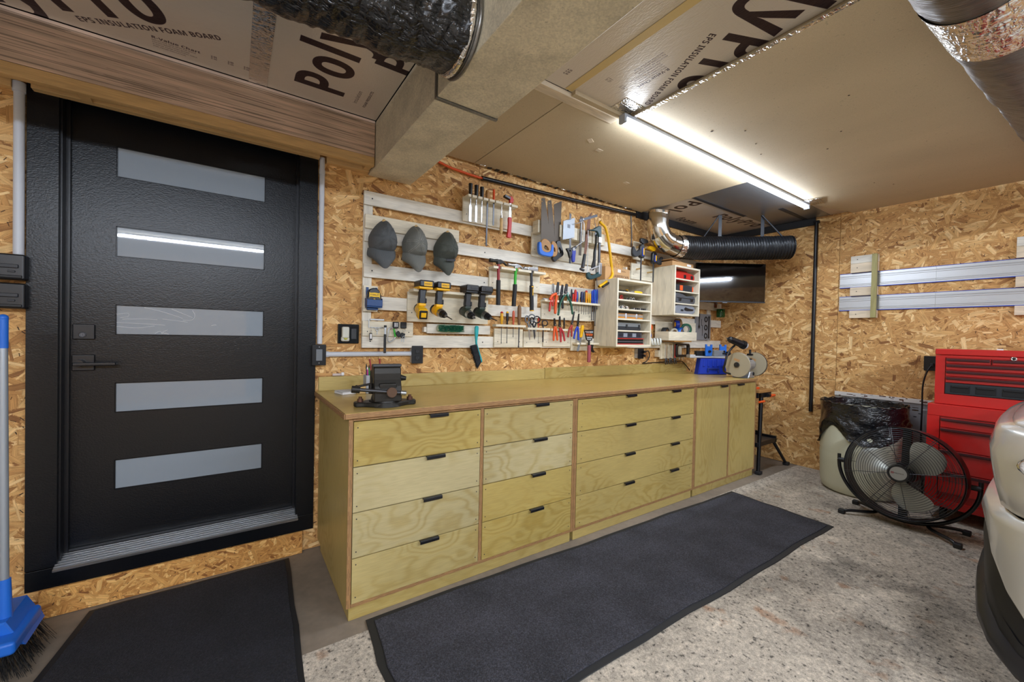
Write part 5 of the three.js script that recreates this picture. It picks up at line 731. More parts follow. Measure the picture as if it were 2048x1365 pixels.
  const k = thing('hacksaw', 'dark green and steel hacksaw hanging at the right of the saw rack', 'saw', [2.445, 1.79, 0.185]); const teal = std('#173a3c', 0.42); mesh('upper_grip', ext(smooth([[0.0, 0.41], [0.06, 0.428], [0.12, 0.462], [0.15, 0.46], [0.154, 0.43], [0.152, 0.36], [0.128, 0.33], [0.122, 0.38], [0.1, 0.41], [0.06, 0.408]]), 0.026, -0.013, 0.005), teal, k); mesh('clamp_collar', bx(0.034, 0.05, 0.03, 0.138, 0.345, 0, 0.003), M.steel, k); mesh('clamp_collar', bx(0.036, 0.1, 0.03, 0.148, 0.1, 0, 0.004), M.steel, k); mesh('back_bar', bx(0.022, 0.25, 0.016, 0.142, 0.22, 0, 0.004), M.darkSteel, k); mesh('lower_grip', ext(smooth([[0.0, 0.05], [0.0, 0.012], [0.03, -0.004], [0.1, 0.014], [0.165, 0.046], [0.165, 0.07], [0.14, 0.075], [0.1, 0.05], [0.04, 0.036], [0.03, 0.055]]), 0.028, -0.014, 0.005), teal, k); mesh('saw_blade', [seg(V(0.006, 0.05, 0), V(0.004, 0.41, 0), 0.003, 0.003, 4), bx(0.1, 0.014, 0.012, 0.085, 0.1, 0, 0.003, 0, 0, 0.4)], M.steel, k);
  const l = thing('bow_saw', 'yellow tubular bow saw hanging beside the hacksaw', 'saw', [2.592, 1.735, 0.1]); mesh('frame', tube([[0.03, 0.575, 0.05], [0.05, 0.562, 0.05], [0.1, 0.534, 0.05], [0.135, 0.46, 0.05], [0.16, 0.36, 0.05], [0.184, 0.24, 0.05], [0.2, 0.17, 0.05], [0.196, 0.13, 0.06], [0.16, 0.09, 0.07], [0.07, 0.035, 0.08], [0.0, 0.0, 0.085]], 0.0125, 80, 12), M.yellow2, l); mesh('grip_sleeve', [seg(V(0.03, 0.0, 0.1), V(0.12, 0.05, 0.1), 0.009, 0.009, 8)], M.black, l); mesh('saw_blade', tube([[0.032, 0.572, 0.04], [0.012, 0.3, 0.02], [0.0, 0.05, 0.06], [0.0, 0.0, 0.078]], 0.003, 30, 5), M.darkSteel, l);
}
// ---------------------------------------------------------------- lower small racks
rack('pale screwdriver rack with four old screwdrivers', 1.625, 1.89, 1.208, 1.35, 1.606, 1.882, 1.364, 0.05);
driver('screwdriver with yellow and red handle in the four-piece rack', 1.669, 1.479, 1.383, 1.236, 0.08, std('#e0a417', 0.35), 0.012, 0.0026, 'screwdriver', 'screwdriver', undefined, M.redTool); driver('screwdriver with black and yellow handle in the four-piece rack', 1.72, 1.482, 1.383, 1.239, 0.08, M.blackSemi, 0.0105, 0.003, 'screwdriver', 'screwdriver', undefined, M.yellow); driver('screwdriver with red and clear handle in the four-piece rack', 1.777, 1.491, 1.383, 1.286, 0.08, std('#c4573a', 0.35), 0.0105, 0.0026); driver('big old driver with turned wooden handle', 1.83, 1.538, 1.383, 1.205, 0.082, std('#7a5a3c', 0.6), 0.0165, 0.005);
rack('pale scissors rack between screwdrivers and pliers', 1.9, 2.084, 1.207, 1.335, 1.9, 2.128, 1.348, 0.05);
function scissors(label, x, y, tip, mat, bl2) { const t = thing('scissors', label, 'scissors', [x, tip, 0.09]); const h = y - tip; mesh('handles', [tor(0.026, 0.0052, -0.016, h, 0, 0, 0.4, 22, 7), tor(0.026, 0.0052, 0.028, h + 0.012, 0.006, 0, -0.5, 22, 7), seg(V(-0.01, h - 0.026, 0), V(0.006, h * 0.6, 0), 0.007, 0.006), seg(V(0.022, h - 0.016, 0.005), V(0.008, h * 0.6, 0), 0.007, 0.006)], mat, t); mesh('blades', [ext([[-0.004, h * 0.62], [0.014, h * 0.62], [0.022, h * 0.2], [0.014, 0], [0.008, h * 0.12]], 0.004, -0.002), cy(0.005, 0.005, 0.008, 0.006, h * 0.6, 0, 'z', 10)], bl2, t); }
scissors('grey handled scissors in the scissors rack', 1.915, 1.43, 1.265, M.grey, M.steel); scissors('black handled scissors in the scissors rack', 1.965, 1.418, 1.27, BK, M.darkSteel);
driver('thin red marking knife in the scissors rack', 2.024, 1.454, 1.366, 1.24, 0.08, M.redTool, 0.0055, 0.0015, 'knife', 'marking_knife');
{ const t = thing('black_snips', 'small black ring handled snips at the right of the scissors rack', 'snips', [2.062, 1.25, 0.088]); mesh('rings', [tor(0.022, 0.005, -0.006, 0.152, 0, 0, 0.9, 22, 7), tor(0.022, 0.005, 0.016, 0.155, 0.006, 0, -0.7, 22, 7)], BK, t); mesh('blades', [bx(0.012, 0.13, 0.004, 0.004, 0.066, 0, 0.001)], M.darkSteel, t); }
rack('pale lower pliers rack', 2.1, 2.4, 1.215, 1.335, 2.15, 2.38, 1.346, 0.04);
// pliers: tip, pivot, two grip ends in wall coordinates
function pliers(label, tip, pv, e1, e2, z, grip, jaw, r = 0.0085, thick = 0.011, tipW = 0.006) {
  const y0 = Math.min(e1[1], e2[1]), t = thing('pliers', label, 'pliers', [pv[0], y0, z]), L = ([x, y]) => V(x - pv[0], y - y0, 0), P = L(pv), T = L(tip), A = L(e1), B = L(e2);
  const d = T.clone().sub(P), n = V(-d.y, d.x, 0).normalize();
  mesh('jaws', [ext([[P.x + n.x * thick, P.y + n.y * thick], [T.x + n.x * tipW, T.y + n.y * tipW], [T.x + n.x * 0.0012, T.y + n.y * 0.0012], [P.x + n.x * 0.001, P.y + n.y * 0.001]], 0.011, -0.0055, 0.001), ext([[P.x - n.x * 0.001, P.y - n.y * 0.001], [T.x - n.x * 0.0012, T.y - n.y * 0.0012], [T.x - n.x * tipW, T.y - n.y * tipW], [P.x - n.x * thick, P.y - n.y * thick]], 0.011, -0.0055, 0.001), cy(thick * 0.95, thick * 0.95, 0.014, P.x, P.y, 0, 'z', 16)], jaw, t);
  for (const [E, s] of [[A, 1], [B, -1]]) { const m = P.clone().lerp(E, 0.4).addScaledVector(n, 0.012 * s * Math.sign(E.x - P.x || 1) * -1 * s); mesh('grip', [tube([P.clone().lerp(E, 0.12), P.clone().lerp(E, 0.5).add(V((E.x - P.x) * 0.22, 0, 0)), E], r, 16, 8), sph(r, E.x, E.y, 0)], grip, t); }
  mesh('pivot_pin', cy(thick * 0.4, thick * 0.4, 0.017, P.x, P.y, 0, 'z', 10), M.steel, t);
}
const JD = M.darkSteel, JS = M.steel;
pliers('small pliers with orange grips at the left of the lower pliers rack', [2.172, 1.448], [2.178, 1.395], [2.169, 1.27], [2.209, 1.272], 0.1, M.orange, BK); pliers('crimping pliers with blue and red grips', [2.221, 1.466], [2.222, 1.388], [2.239, 1.259], [2.28, 1.268], 0.11, std('#b3323a', 0.42), BK); pliers('long nose pliers with red grips', [2.392, 1.514], [2.368, 1.41], [2.328, 1.3], [2.368, 1.306], 0.1, std('#a8322c', 0.42), JD, 0.008, 0.009, 0.004); pliers('long nose pliers with dark blue grips', [2.434, 1.498], [2.425, 1.4], [2.386, 1.288], [2.434, 1.277], 0.112, M.blue, BK, 0.0085, 0.01, 0.004);
for (const [x, y1, m, r, l] of [[2.259, 1.416, M.woodPale, 0.005, 'left pale wooden pick standing in the lower pliers rack'], [2.28, 1.416, M.woodPale, 0.005, 'right pale wooden pick standing in the lower pliers rack'], [2.305, 1.459, BK, 0.0075, 'black and silver punch standing in the lower pliers rack']]) driver(l, x, y1, 1.364, 1.3, 0.072, m, r, 0.002, 'punch', 'center_punch');
rack('pale knife rack hanging lowest beside the first cabinet', 2.407, 2.612, 1.178, 1.345, 2.42, 2.69, 1.233, 0.06, [2.46, 2.545], 0.018, 0.03);
{
  const t = thing('utility_knife', 'yellow handled pruning knife in the knife rack', 'knife', [2.442, 1.175, 0.1]); mesh('handle', ext(smooth([[0.04, 0.222], [0.062, 0.222], [0.056, 0.17], [0.044, 0.125], [0.022, 0.12], [0.028, 0.16]]), 0.02, -0.01, 0.004), M.yellow, t); mesh('blade', ext([[0.02, 0.125], [0.044, 0.125], [0.03, 0.06], [0.012, 0.0], [-0.012, 0.0], [0.004, 0.06]], 0.002, -0.001), M.grey, t);
  const s = thing('stripping_scraper', 'broad scraper with printed black guard and dusty pink handle', 'scraper', [2.545, 1.079, 0.13]); const gs = [[-0.06, 0.282], [0.05, 0.286], [0.046, 0.25], [0.03, 0.19], [-0.012, 0.184], [-0.035, 0.2]]; const g = ext(gs, 0.012, -0.006, 0.001); mesh('blade_guard', g, M.blackSemi, s);
  const tex = canvasTex(256, 256, (c) => { c.fillStyle = '#0f1013'; c.fillRect(0, 0, 256, 256); c.textAlign = 'center'; c.font = 'bold 52px sans-serif'; c.fillStyle = '#d8b9ae'; c.fillText('POWER', 92, 66); c.fillStyle = '#cfe0ee'; c.fillText('STI', 206, 66); c.fillStyle = '#e8651c'; c.fillRect(24, 88, 208, 18); c.font = 'bold 46px sans-serif'; c.fillText('FLEX BLADE', 128, 142); c.fillStyle = '#d7dde0'; c.font = 'bold 42px sans-serif'; c.fillText('STRIPPER', 128, 194); c.fillText('BLADE', 128, 236); });
  const lg = fin(new THREE.ShapeGeometry(new THREE.Shape([[-0.056, 0.278], [0.046, 0.281], [0.042, 0.25], [0.027, 0.194], [-0.01, 0.188], [-0.032, 0.203]].map((p) => new THREE.Vector2(...p))))); { const p = lg.attributes.position, u = lg.attributes.uv; for (let i = 0; i < p.count; i++) u.setXY(i, (p.getX(i) + 0.056) / 0.102, (p.getY(i) - 0.188) / 0.093); } lg.translate(0, 0, 0.0063); mesh('printed_label', lg, std('#ffffff', 0.5, 0, { map: tex }), s, { keep: true });
  mesh('neck', bx(0.018, 0.045, 0.008, 0.0, 0.165, 0, 0.002), BK, s); mesh('handle', [bx(0.03, 0.15, 0.022, 0.004, 0.075, 0, 0.007)], std('#9a4a55', 0.55), s); mesh('hang_hole', cy(0.004, 0.004, 0.0225, 0.01, 0.014, 0, 'z', 10), M.black, s);
  const k = thing('carpet_knife', 'black hooked knife handle beside the pink scraper', 'knife', [2.625, 1.163, 0.095]); mesh('handle', ext(smooth([[-0.016, 0.07], [0.006, 0.07], [0.004, 0.035], [0.022, 0.004], [0.006, 0.0], [-0.012, 0.01]]), 0.016, -0.008, 0.003), BK, k);
}
// ---------------------------------------------------------------- upper pliers and screwdriver rack
rack('long pale rack with large pliers and a row of screwdrivers', 2.075, 2.652, 1.44, 1.578, 2.06, 2.692, 1.58, 0.06);
solo('metal_scrap', 'short white plastic strip at the left end of the long rack', 'strip', bx(0.07, 0.008, 0.02, 2.09, 1.602, 0.09, 0.002), M.lightGrey);
pliers('large pliers with orange grips and dark jaws', [2.181, 1.743], [2.17, 1.655], [2.155, 1.492], [2.1, 1.6], 0.128, M.orange, JD, 0.011, 0.015, 0.009); pliers('slip joint pliers with red grips and bright jaws', [2.143, 1.729], [2.143, 1.65], [2.111, 1.508], [2.144, 1.553], 0.108, M.redTool, JS, 0.009, 0.013, 0.008); pliers('locking pliers with black grips', [2.246, 1.729], [2.236, 1.66], [2.252, 1.54], [2.212, 1.541], 0.108, BK, JD, 0.01, 0.013, 0.008); pliers('wide cutting pliers with dark green grips', [2.272, 1.735], [2.262, 1.668], [2.343, 1.494], [2.187, 1.478], 0.13, M.dkGreen, JD, 0.0085, 0.016, 0.011);
[[2.333, 1.676, 'slim pale turquoise driver', std('#8ec7c1', 0.4), 0.0055], [2.352, 1.66, 'tiny black precision driver', BK, 0.005], [2.374, 1.707, 'dark driver with flared top', M.plasticDark, 0.0075], [2.393, 1.677, 'short red driver with black collar', M.redTool, 0.009, BK], [2.419, 1.706, 'tall stubby red driver', M.redTool, 0.0115], [2.44, 1.69, 'blue driver next to the red ones', std('#2f4fa0', 0.4), 0.009], [2.462, 1.685, 'cream handled driver', std('#c9bfa0', 0.5), 0.0065], [2.496, 1.694, 'thick navy driver in the middle of the row', std('#232d55', 0.35), 0.013], [2.524, 1.697, 'slate blue driver beside the amber one', std('#3a4256', 0.4), 0.0085], [2.549, 1.708, 'amber driver with red core', std('#e0920f', 0.3), 0.0125, M.redTool], [2.578, 1.688, 'narrow yellow driver', M.yellow, 0.0065], [2.599, 1.687, 'second narrow yellow driver', M.yellow, 0.0065], [2.62, 1.714, 'royal blue driver with white collar', M.blue, 0.0085], [2.643, 1.726, 'tall royal blue driver', M.blue, 0.0105], [2.664, 1.728, 'bright blue long shank driver', M.sky, 0.008], [2.685, 1.731, 'rightmost royal blue driver against the cabinet', M.blue, 0.0075]].forEach(([x, y, l, m, r, cap], i) => driver(l + ' in the long rack', x, y, 1.598, [1.56, 1.57, 1.526, 1.56, 1.535, 1.526, 1.509, 1.5, 1.496, 1.497, 1.501, 1.506, 1.448, 1.449, 1.4, 1.55][i], 0.08, m, r, i > 11 ? 0.0042 : 0.0024, 'screwdriver', 'screwdriver', 'screwdrivers in the long rack', cap));
// ---------------------------------------------------------------- wall cabinets
function cabinet(label, x0, x1, y0, y1, shelves) {
  const t = thing('wall_mounted_cabinet', label, 'cabinet', [x0, y0, ZS + 0.001]), W = x1 - x0, H = y1 - y0, D = 0.262, q = 0.018;
  mesh('side_panel', bl(0, q, 0, H, 0, D, 0.0015), M.rack, t, { turn: true }); mesh('side_panel', bl(W - q, W, 0, H, 0, D, 0.0015), M.rack, t, { turn: true }); mesh('top_panel', bl(q, W - q, H - q, H, 0, D, 0.0015), M.rack, t); mesh('bottom_panel', bl(q, W - q, 0, q, 0, D, 0.0015), M.rack, t); mesh('back_panel', bl(q, W - q, q, H - q, 0, 0.008), M.rack, t);
  for (const s of shelves) mesh('shelf', bl(q, W - q, s - y0 - 0.012, s - y0, 0.0085, D - 0.002, 0.001), M.rack, t); return t;
}
const CAB1 = [1.702, 1.634, 1.552, 1.467, 1.366], CAB2 = [1.894, 1.774, 1.654];
cabinet('pale plywood wall cabinet with six open shelves of small tools', 2.697, 3.171, 1.222, 1.812, CAB1);
cabinet('pale plywood wall cabinet with four open shelves of tool cases', 3.513, 3.945, 1.534, 2.018, CAB2);
{
  const zc = 0.24;
  // shelf 1: pliers heads, yellow driver
  const item = (name, label, cat, pos) => thing(name, label, cat, pos);
  for (let i = 0; i < 4; i++) { const t = item('socket_adapter', ['first', 'second', 'third', 'fourth'][i] + ' black bit adapter from the left on the top cabinet shelf', 'adapter', [2.74 + i * 0.04, 1.7025, zc]); mesh('body', [cy(0.009, 0.009, 0.03, 0, 0.009, 0, 'z', 10), cy(0.006, 0.006, 0.02, 0, 0.009, 0.024, 'z', 8)], i % 2 ? BK : JD, t); }
  { const t = item('short_screwdriver', 'yellow handled screwdriver lying on the top cabinet shelf', 'screwdriver', [3.03, 1.7025, 0.255]); mesh('handle', lathe([[0, -0.055], [0.01, -0.05], [0.0125, 0], [0.01, 0.04], [0.006, 0.052], [0, 0.054]], 10, 0, 0.0125, 0, 'x'), M.yellow, t); mesh('shank', seg(V(-0.054, 0.0125, 0), V(-0.1, 0.0125, 0), 0.003), M.steel, t); const b = item('yellow_bit_case', 'small yellow bit on the top cabinet shelf', 'bit', [2.938, 1.7025, 0.2]); mesh('case', bx(0.024, 0.03, 0.02, 0, 0.015, 0, 0.006), M.yellow, b); mesh('lid', bx(0.02, 0.006, 0.016, 0, 0.033, 0, 0.002), M.yellow2, b); const w = item('rust_strip', 'brown rusty strip at the right of the top cabinet shelf', 'strip', [3.118, 1.7025, 0.25]); mesh('bar', bx(0.075, 0.01, 0.015, 0, 0.005, 0, 0.002), M.rustSteel, w); }
  { const t = item('tape_spool', 'small red spool on the second cabinet shelf', 'spool', [2.81, 1.6345, 0.25]); mesh('rim', tor(0.015, 0.006, 0, 0.022, 0, 0, 0, 20, 8), M.redTool, t); mesh('core', cy(0.012, 0.012, 0.016, 0, 0.022, 0, 'z', 14), std('#7a2a24', 0.5), t); }
  [[2.76, 0.012, BK], [2.885, 0.013, M.steel], [2.932, 0.016, M.chrome], [2.97, 0.015, M.chrome]].forEach(([x, r, m], i) => { const t = item('wrench_socket', ['black', 'dull steel', 'larger chrome', 'smaller chrome'][i] + ' socket on the second cabinet shelf', 'socket', [x, 1.6345, 0.24]); mesh('shell', lathe([[r * 0.6, -0.015], [r, -0.015], [r, 0.015], [r * 0.62, 0.015], [r * 0.6, -0.015]], 14, 0, r, 0, 'z'), m, t); mesh('drive', cy(r * 0.6, r * 0.6, 0.012, 0, r, -0.006, 'z', 4), M.darkSteel, t); });
  { const t = item('wire_tangle', 'thin steel chain lying on the second cabinet shelf', 'chain', [3.06, 1.6345, 0.24]); for (let i = 0; i < 9; i++) mesh('link', tor(0.008, 0.0018, -0.06 + i * 0.013, 0.006 + (i % 2) * 0.004, 0, i % 2 ? 0.4 : 1.3, 0.3, 12, 5), M.steel, t); }
  for (let i = 0; i < 10; i++) { const r = 0.013 + 0.004 * ((i * 7) % 3) / 2, t = thing('wrench_socket', 'chrome wrench socket piled at the left of the third cabinet shelf', 'socket', [2.745 + (i % 5) * 0.031 + (i > 4 ? 0.016 : 0), 1.5525, 0.262 - (i > 4 ? 0.034 : 0)], 0, 'chrome sockets on the third cabinet shelf'); mesh('shell', lathe([[r * 0.62, -0.015], [r, -0.015], [r, 0.015], [r * 0.62, 0.015], [r * 0.62, -0.015]], 12, 0, r + (i > 4 ? 0.012 : 0), 0, i % 2 ? 'z' : 'x'), M.chrome, t); }
  for (let i = 0; i < 7; i++) { const t = thing('impact_socket', 'small dark socket in the row at the right of the third cabinet shelf', 'socket', [2.955 + i * 0.028, 1.5525, 0.262], 0, 'dark sockets on the third cabinet shelf'); mesh('shell', cy(0.0095, 0.0085, 0.03, 0, 0.0095, 0, 'z', 10), i % 3 ? JD : M.steel, t); }
  { const t = item('bit_tray', 'aluminium bit case with orange band on the fourth cabinet shelf', 'case', [2.925, 1.4675, 0.22]); const tr = phy('#c98018', 0.25, 0, {}); mesh('case_body', bx(0.37, 0.048, 0.06, 0, 0.026, 0, 0.003), M.alu, t); mesh('orange_band', bx(0.372, 0.012, 0.062, 0, 0.013, 0, 0.001), tr, t); mesh('top_band', bx(0.372, 0.006, 0.062, 0, 0.045, 0, 0.001), tr, t); for (const x of [-0.055, 0.09]) mesh('clasp', bx(0.02, 0.05, 0.006, x, 0.026, 0.033, 0.002), M.chrome, t); mesh('foot', bx(0.28, 0.003, 0.06, 0, 0.0015, 0), M.wood, t); }
  { const t = item('socket_set', 'grey clear lidded socket case on the fifth cabinet shelf', 'case', [2.905, 1.3665, 0.2]); mesh('base', bx(0.33, 0.03, 0.12, 0, 0.016, 0, 0.004), M.plasticDark, t); mesh('lid', bx(0.33, 0.035, 0.12, 0, 0.05, 0, 0.006), std('#8b939a', 0.25), t); for (const x of [-0.03, 0.14]) mesh('latch', bx(0.022, 0.03, 0.006, x, 0.038, 0.062, 0.002), M.plasticDark, t); }
  { const t = item('parts_organizer', 'clear parts organiser box on the bottom cabinet shelf', 'case', [2.915, 1.2985, 0.2]); mesh('tray', bx(0.335, 0.05, 0.13, 0, 0.026, 0, 0.005), std('#4c5564', 0.25), t); for (let i = 0; i < 5; i++) mesh('compartment', bx(0.05, 0.032, 0.004, -0.12 + i * 0.06, 0.026, 0.066, 0.002), i % 2 ? std('#a9b6cc', 0.3) : std('#2a3346', 0.3), t); mesh('frame', bx(0.338, 0.006, 0.134, 0, 0.053, 0, 0.002), BK, t); }
  { const t = item('drill_bit_case', 'black case with red rims on the bottom cabinet shelf', 'case', [2.925, 1.2405, 0.19]); mesh('case_body', bx(0.36, 0.046, 0.15, 0, 0.029, 0, 0.004), BK, t); for (const y of [0.0045, 0.0525]) mesh('red_rim', bx(0.375, 0.007, 0.155, 0, y, 0, 0.003), M.redTool, t); mesh('silver_line', bx(0.362, 0.004, 0.152, 0, 0.026, 0, 0.001), M.grey, t); }
  // second cabinet
  { const t = item('red_case', 'red plastic tool case on the top shelf of the second cabinet', 'case', [3.715, 1.8945, 0.18]); mesh('lower_shell', ext(smooth([[-0.16, 0.0], [0.155, 0.0], [0.165, 0.03], [0.15, 0.055], [-0.155, 0.055], [-0.165, 0.03]]), 0.15, -0.05, 0.006), std('#b3261f', 0.35), t); mesh('upper_shell', bx(0.24, 0.036, 0.12, -0.03, 0.074, 0.01, 0.012), std('#b3261f', 0.35), t); for (const x of [-0.01, 0.11]) mesh('latch', bx(0.034, 0.036, 0.008, x, 0.028, 0.102, 0.003), BK, t); }
  { const t = item('black_tool', 'black oscillating tool case with orange switches on the second shelf', 'case', [3.725, 1.7745, 0.19]); mesh('case_body', bx(0.33, 0.072, 0.14, 0, 0.037, 0, 0.018), M.plasticDark, t); mesh('orange_latch', bx(0.045, 0.05, 0.008, -0.045, 0.037, 0.072, 0.002), M.orange, t); mesh('orange_end', bx(0.03, 0.05, 0.1, 0.158, 0.036, 0.02, 0.006), M.orange, t); }
  { const t = item('grey_case', 'dark grey blow moulded case on the third shelf', 'case', [3.725, 1.661, 0.185]); mesh('case_body', ext(smooth([[-0.165, 0.005], [0.16, 0.0], [0.17, 0.045], [0.15, 0.075], [0.02, 0.07], [-0.06, 0.09], [-0.16, 0.092]]), 0.15, -0.05, 0.008), std('#4b4e53', 0.4), t); for (const x of [-0.1, 0.1]) mesh('latch', bx(0.04, 0.03, 0.008, x, 0.032, 0.103, 0.003), BK, t); mesh('seam_ridge', bx(0.3, 0.004, 0.004, 0, 0.046, 0.1015, 0.001), BK, t); }
  { const t = item('grey_case', 'light grey case with black print on the bottom shelf of the second cabinet', 'case', [3.725, 1.557, 0.185]); mesh('case_body', ext(smooth([[-0.165, 0.0], [0.15, 0.0], [0.172, 0.03], [0.15, 0.076], [-0.15, 0.076], [-0.168, 0.045]]), 0.15, -0.05, 0.008), std('#7d828b', 0.42), t); mesh('emblem', ext([[-0.02, 0.03], [0.03, 0.024], [0.13, 0.03], [0.14, 0.046], [0.06, 0.05], [0.0, 0.062], [-0.02, 0.05]], 0.002, 0.1), BK, t); mesh('latch', bx(0.04, 0.016, 0.008, -0.06, 0.03, 0.103, 0.003), M.plasticDark, t); }
}
// boxes on top and clamps
{
  const t = thing('cardboard_box', 'brown cardboard box with dark printing on top of the first cabinet', 'box', [2.87, 1.8125, 0.1]); const tex = canvasTex(512, 256, (c, w, h) => { c.fillStyle = '#b08a5f'; c.fillRect(0, 0, w, h); c.fillStyle = '#4b2f22'; c.font = 'bold 76px sans-serif'; c.textAlign = 'center'; c.save(); c.scale(1, 1); c.fillText('AMERICAN', 285, 190); c.font = '22px sans-serif'; c.fillText('WOOD FASTENER SYSTEM', 270, 224); c.restore(); c.beginPath(); c.arc(62, 168, 18, 0, 7); c.lineWidth = 9; c.strokeStyle = '#4b2f22'; c.stroke(); c.fillStyle = '#e4e6ea'; c.fillRect(170, 26, 80, 56); c.fillStyle = '#4b2f22'; c.fillRect(270, 42, 110, 6); c.fillRect(270, 58, 130, 6); });
  mesh('carton', bx(0.33, 0.12, 0.1, 0, 0.06, 0, 0.002), M.card, t); const pg = fin(new THREE.PlaneGeometry(0.245, 0.118)); pg.translate(0.04, 0.06, 0.0505); mesh('printed_face', pg, std('#ffffff', 0.85, 0, { map: tex }), t, { keep: true }); mesh('flap', bx(0.33, 0.004, 0.09, 0, 0.122, -0.005, 0.001, 0.06), M.card, t);
  const b = thing('cardboard_box', 'flat open brown cardboard box on top of the second cabinet', 'box', [3.69, 2.0185, 0.17]); mesh('carton', bx(0.36, 0.045, 0.2, 0, 0.0225, 0, 0.002), M.card, b); mesh('flap', bx(0.2, 0.004, 0.16, -0.09, 0.053, 0.02, 0.001, 0, 0, -0.1), M.card, b); mesh('label', bx(0.07, 0.02, 0.002, 0.1, 0.024, 0.1012), M.paper, b);
  const r = rack('large pale board with pegs carrying the two bar clamps', 3.175, 3.51, 1.875, 2.03); for (const [x, y] of [[0.075, 0.1], [0.245, 0.085]]) mesh('peg', cy(0.008, 0.008, 0.06, x, y, ZP + 0.03, 'z', 10), M.woodPale, r);
  const r2 = thing('clamp_block', 'short pale block with pegs behind the clamp heads', 'block', [3.2, 2.1, 0]); mesh('board', bl(0, 0.16, -0.03, 0.145, ZS + 0.0005, 0.05, 0.002), M.rack, r2); for (const x of [0.05, 0.135]) mesh('peg', cy(0.011, 0.011, 0.06, x, 0.09, 0.08, 'z', 10), M.woodPale, r2);
  solo('wood_strip', 'thin white wood offcut standing beside the cardboard box', 'offcut', bl(3.052, 3.07, 1.8128, 1.97, 0.05, 0.09, 0.001), M.white, undefined, { turn: true }); solo('wood_strip', 'narrow pale wood offcut standing against the clamp board', 'offcut', bl(3.09, 3.128, 1.8128, 1.925, 0.05, 0.066, 0.001), M.white, undefined, { turn: true });
  function clamp2(label, x, flip) { const t2 = thing('bar_clamp', label, 'clamp', [x, 1.852, 0.135], 0, 'bar clamps'), s = flip ? 1 : -1; mesh('bar', bx(0.016, 0.4, 0.006, 0, 0.2, 0, 0.001), M.darkSteel, t2); mesh('fixed_jaw', [ext(smooth([[-0.02 * s, 0.37], [-0.02 * s, 0.4], [0.03 * s, 0.405], [0.085 * s, 0.395], [0.088 * s, 0.372], [0.05 * s, 0.36], [0.02 * s, 0.35]].map(([a, b2]) => [flip ? -a : -a, b2])), 0.026, -0.013, 0.004)], flip ? M.yellow2 : BK, t2); mesh('sliding_body', [ext(smooth([[-0.025, 0.22], [0.03, 0.22], [0.035, 0.3], [0.02, 0.345], [-0.02, 0.34], [-0.03, 0.28]]), 0.034, -0.017, 0.006)], BK, t2); mesh('pistol_grip', ext(smooth([[0.02 * s, 0.3], [0.02 * s, 0.25], [0.08 * s, 0.215], [0.13 * s, 0.225], [0.135 * s, 0.29], [0.12 * s, 0.31], [0.08 * s, 0.27]]), 0.03, -0.015, 0.006), M.plasticDark, t2); const bdg = mesh('blue_badge', bx(0.024, 0.075, 0.004, 0.004, 0.272, 0.019, 0.002), M.blue, t2); mesh('yellow_release', bx(0.013, 0.062, 0.006, 0.009 , 0.274, 0.0225, 0.002), M.yellow, bdg); return t2; }
  clamp2('bar clamp with grip to the left above the first cabinet', 3.21, false); clamp2('bar clamp with yellow jaw and grip to the right', 3.4, true).scale.y = 0.86;
}
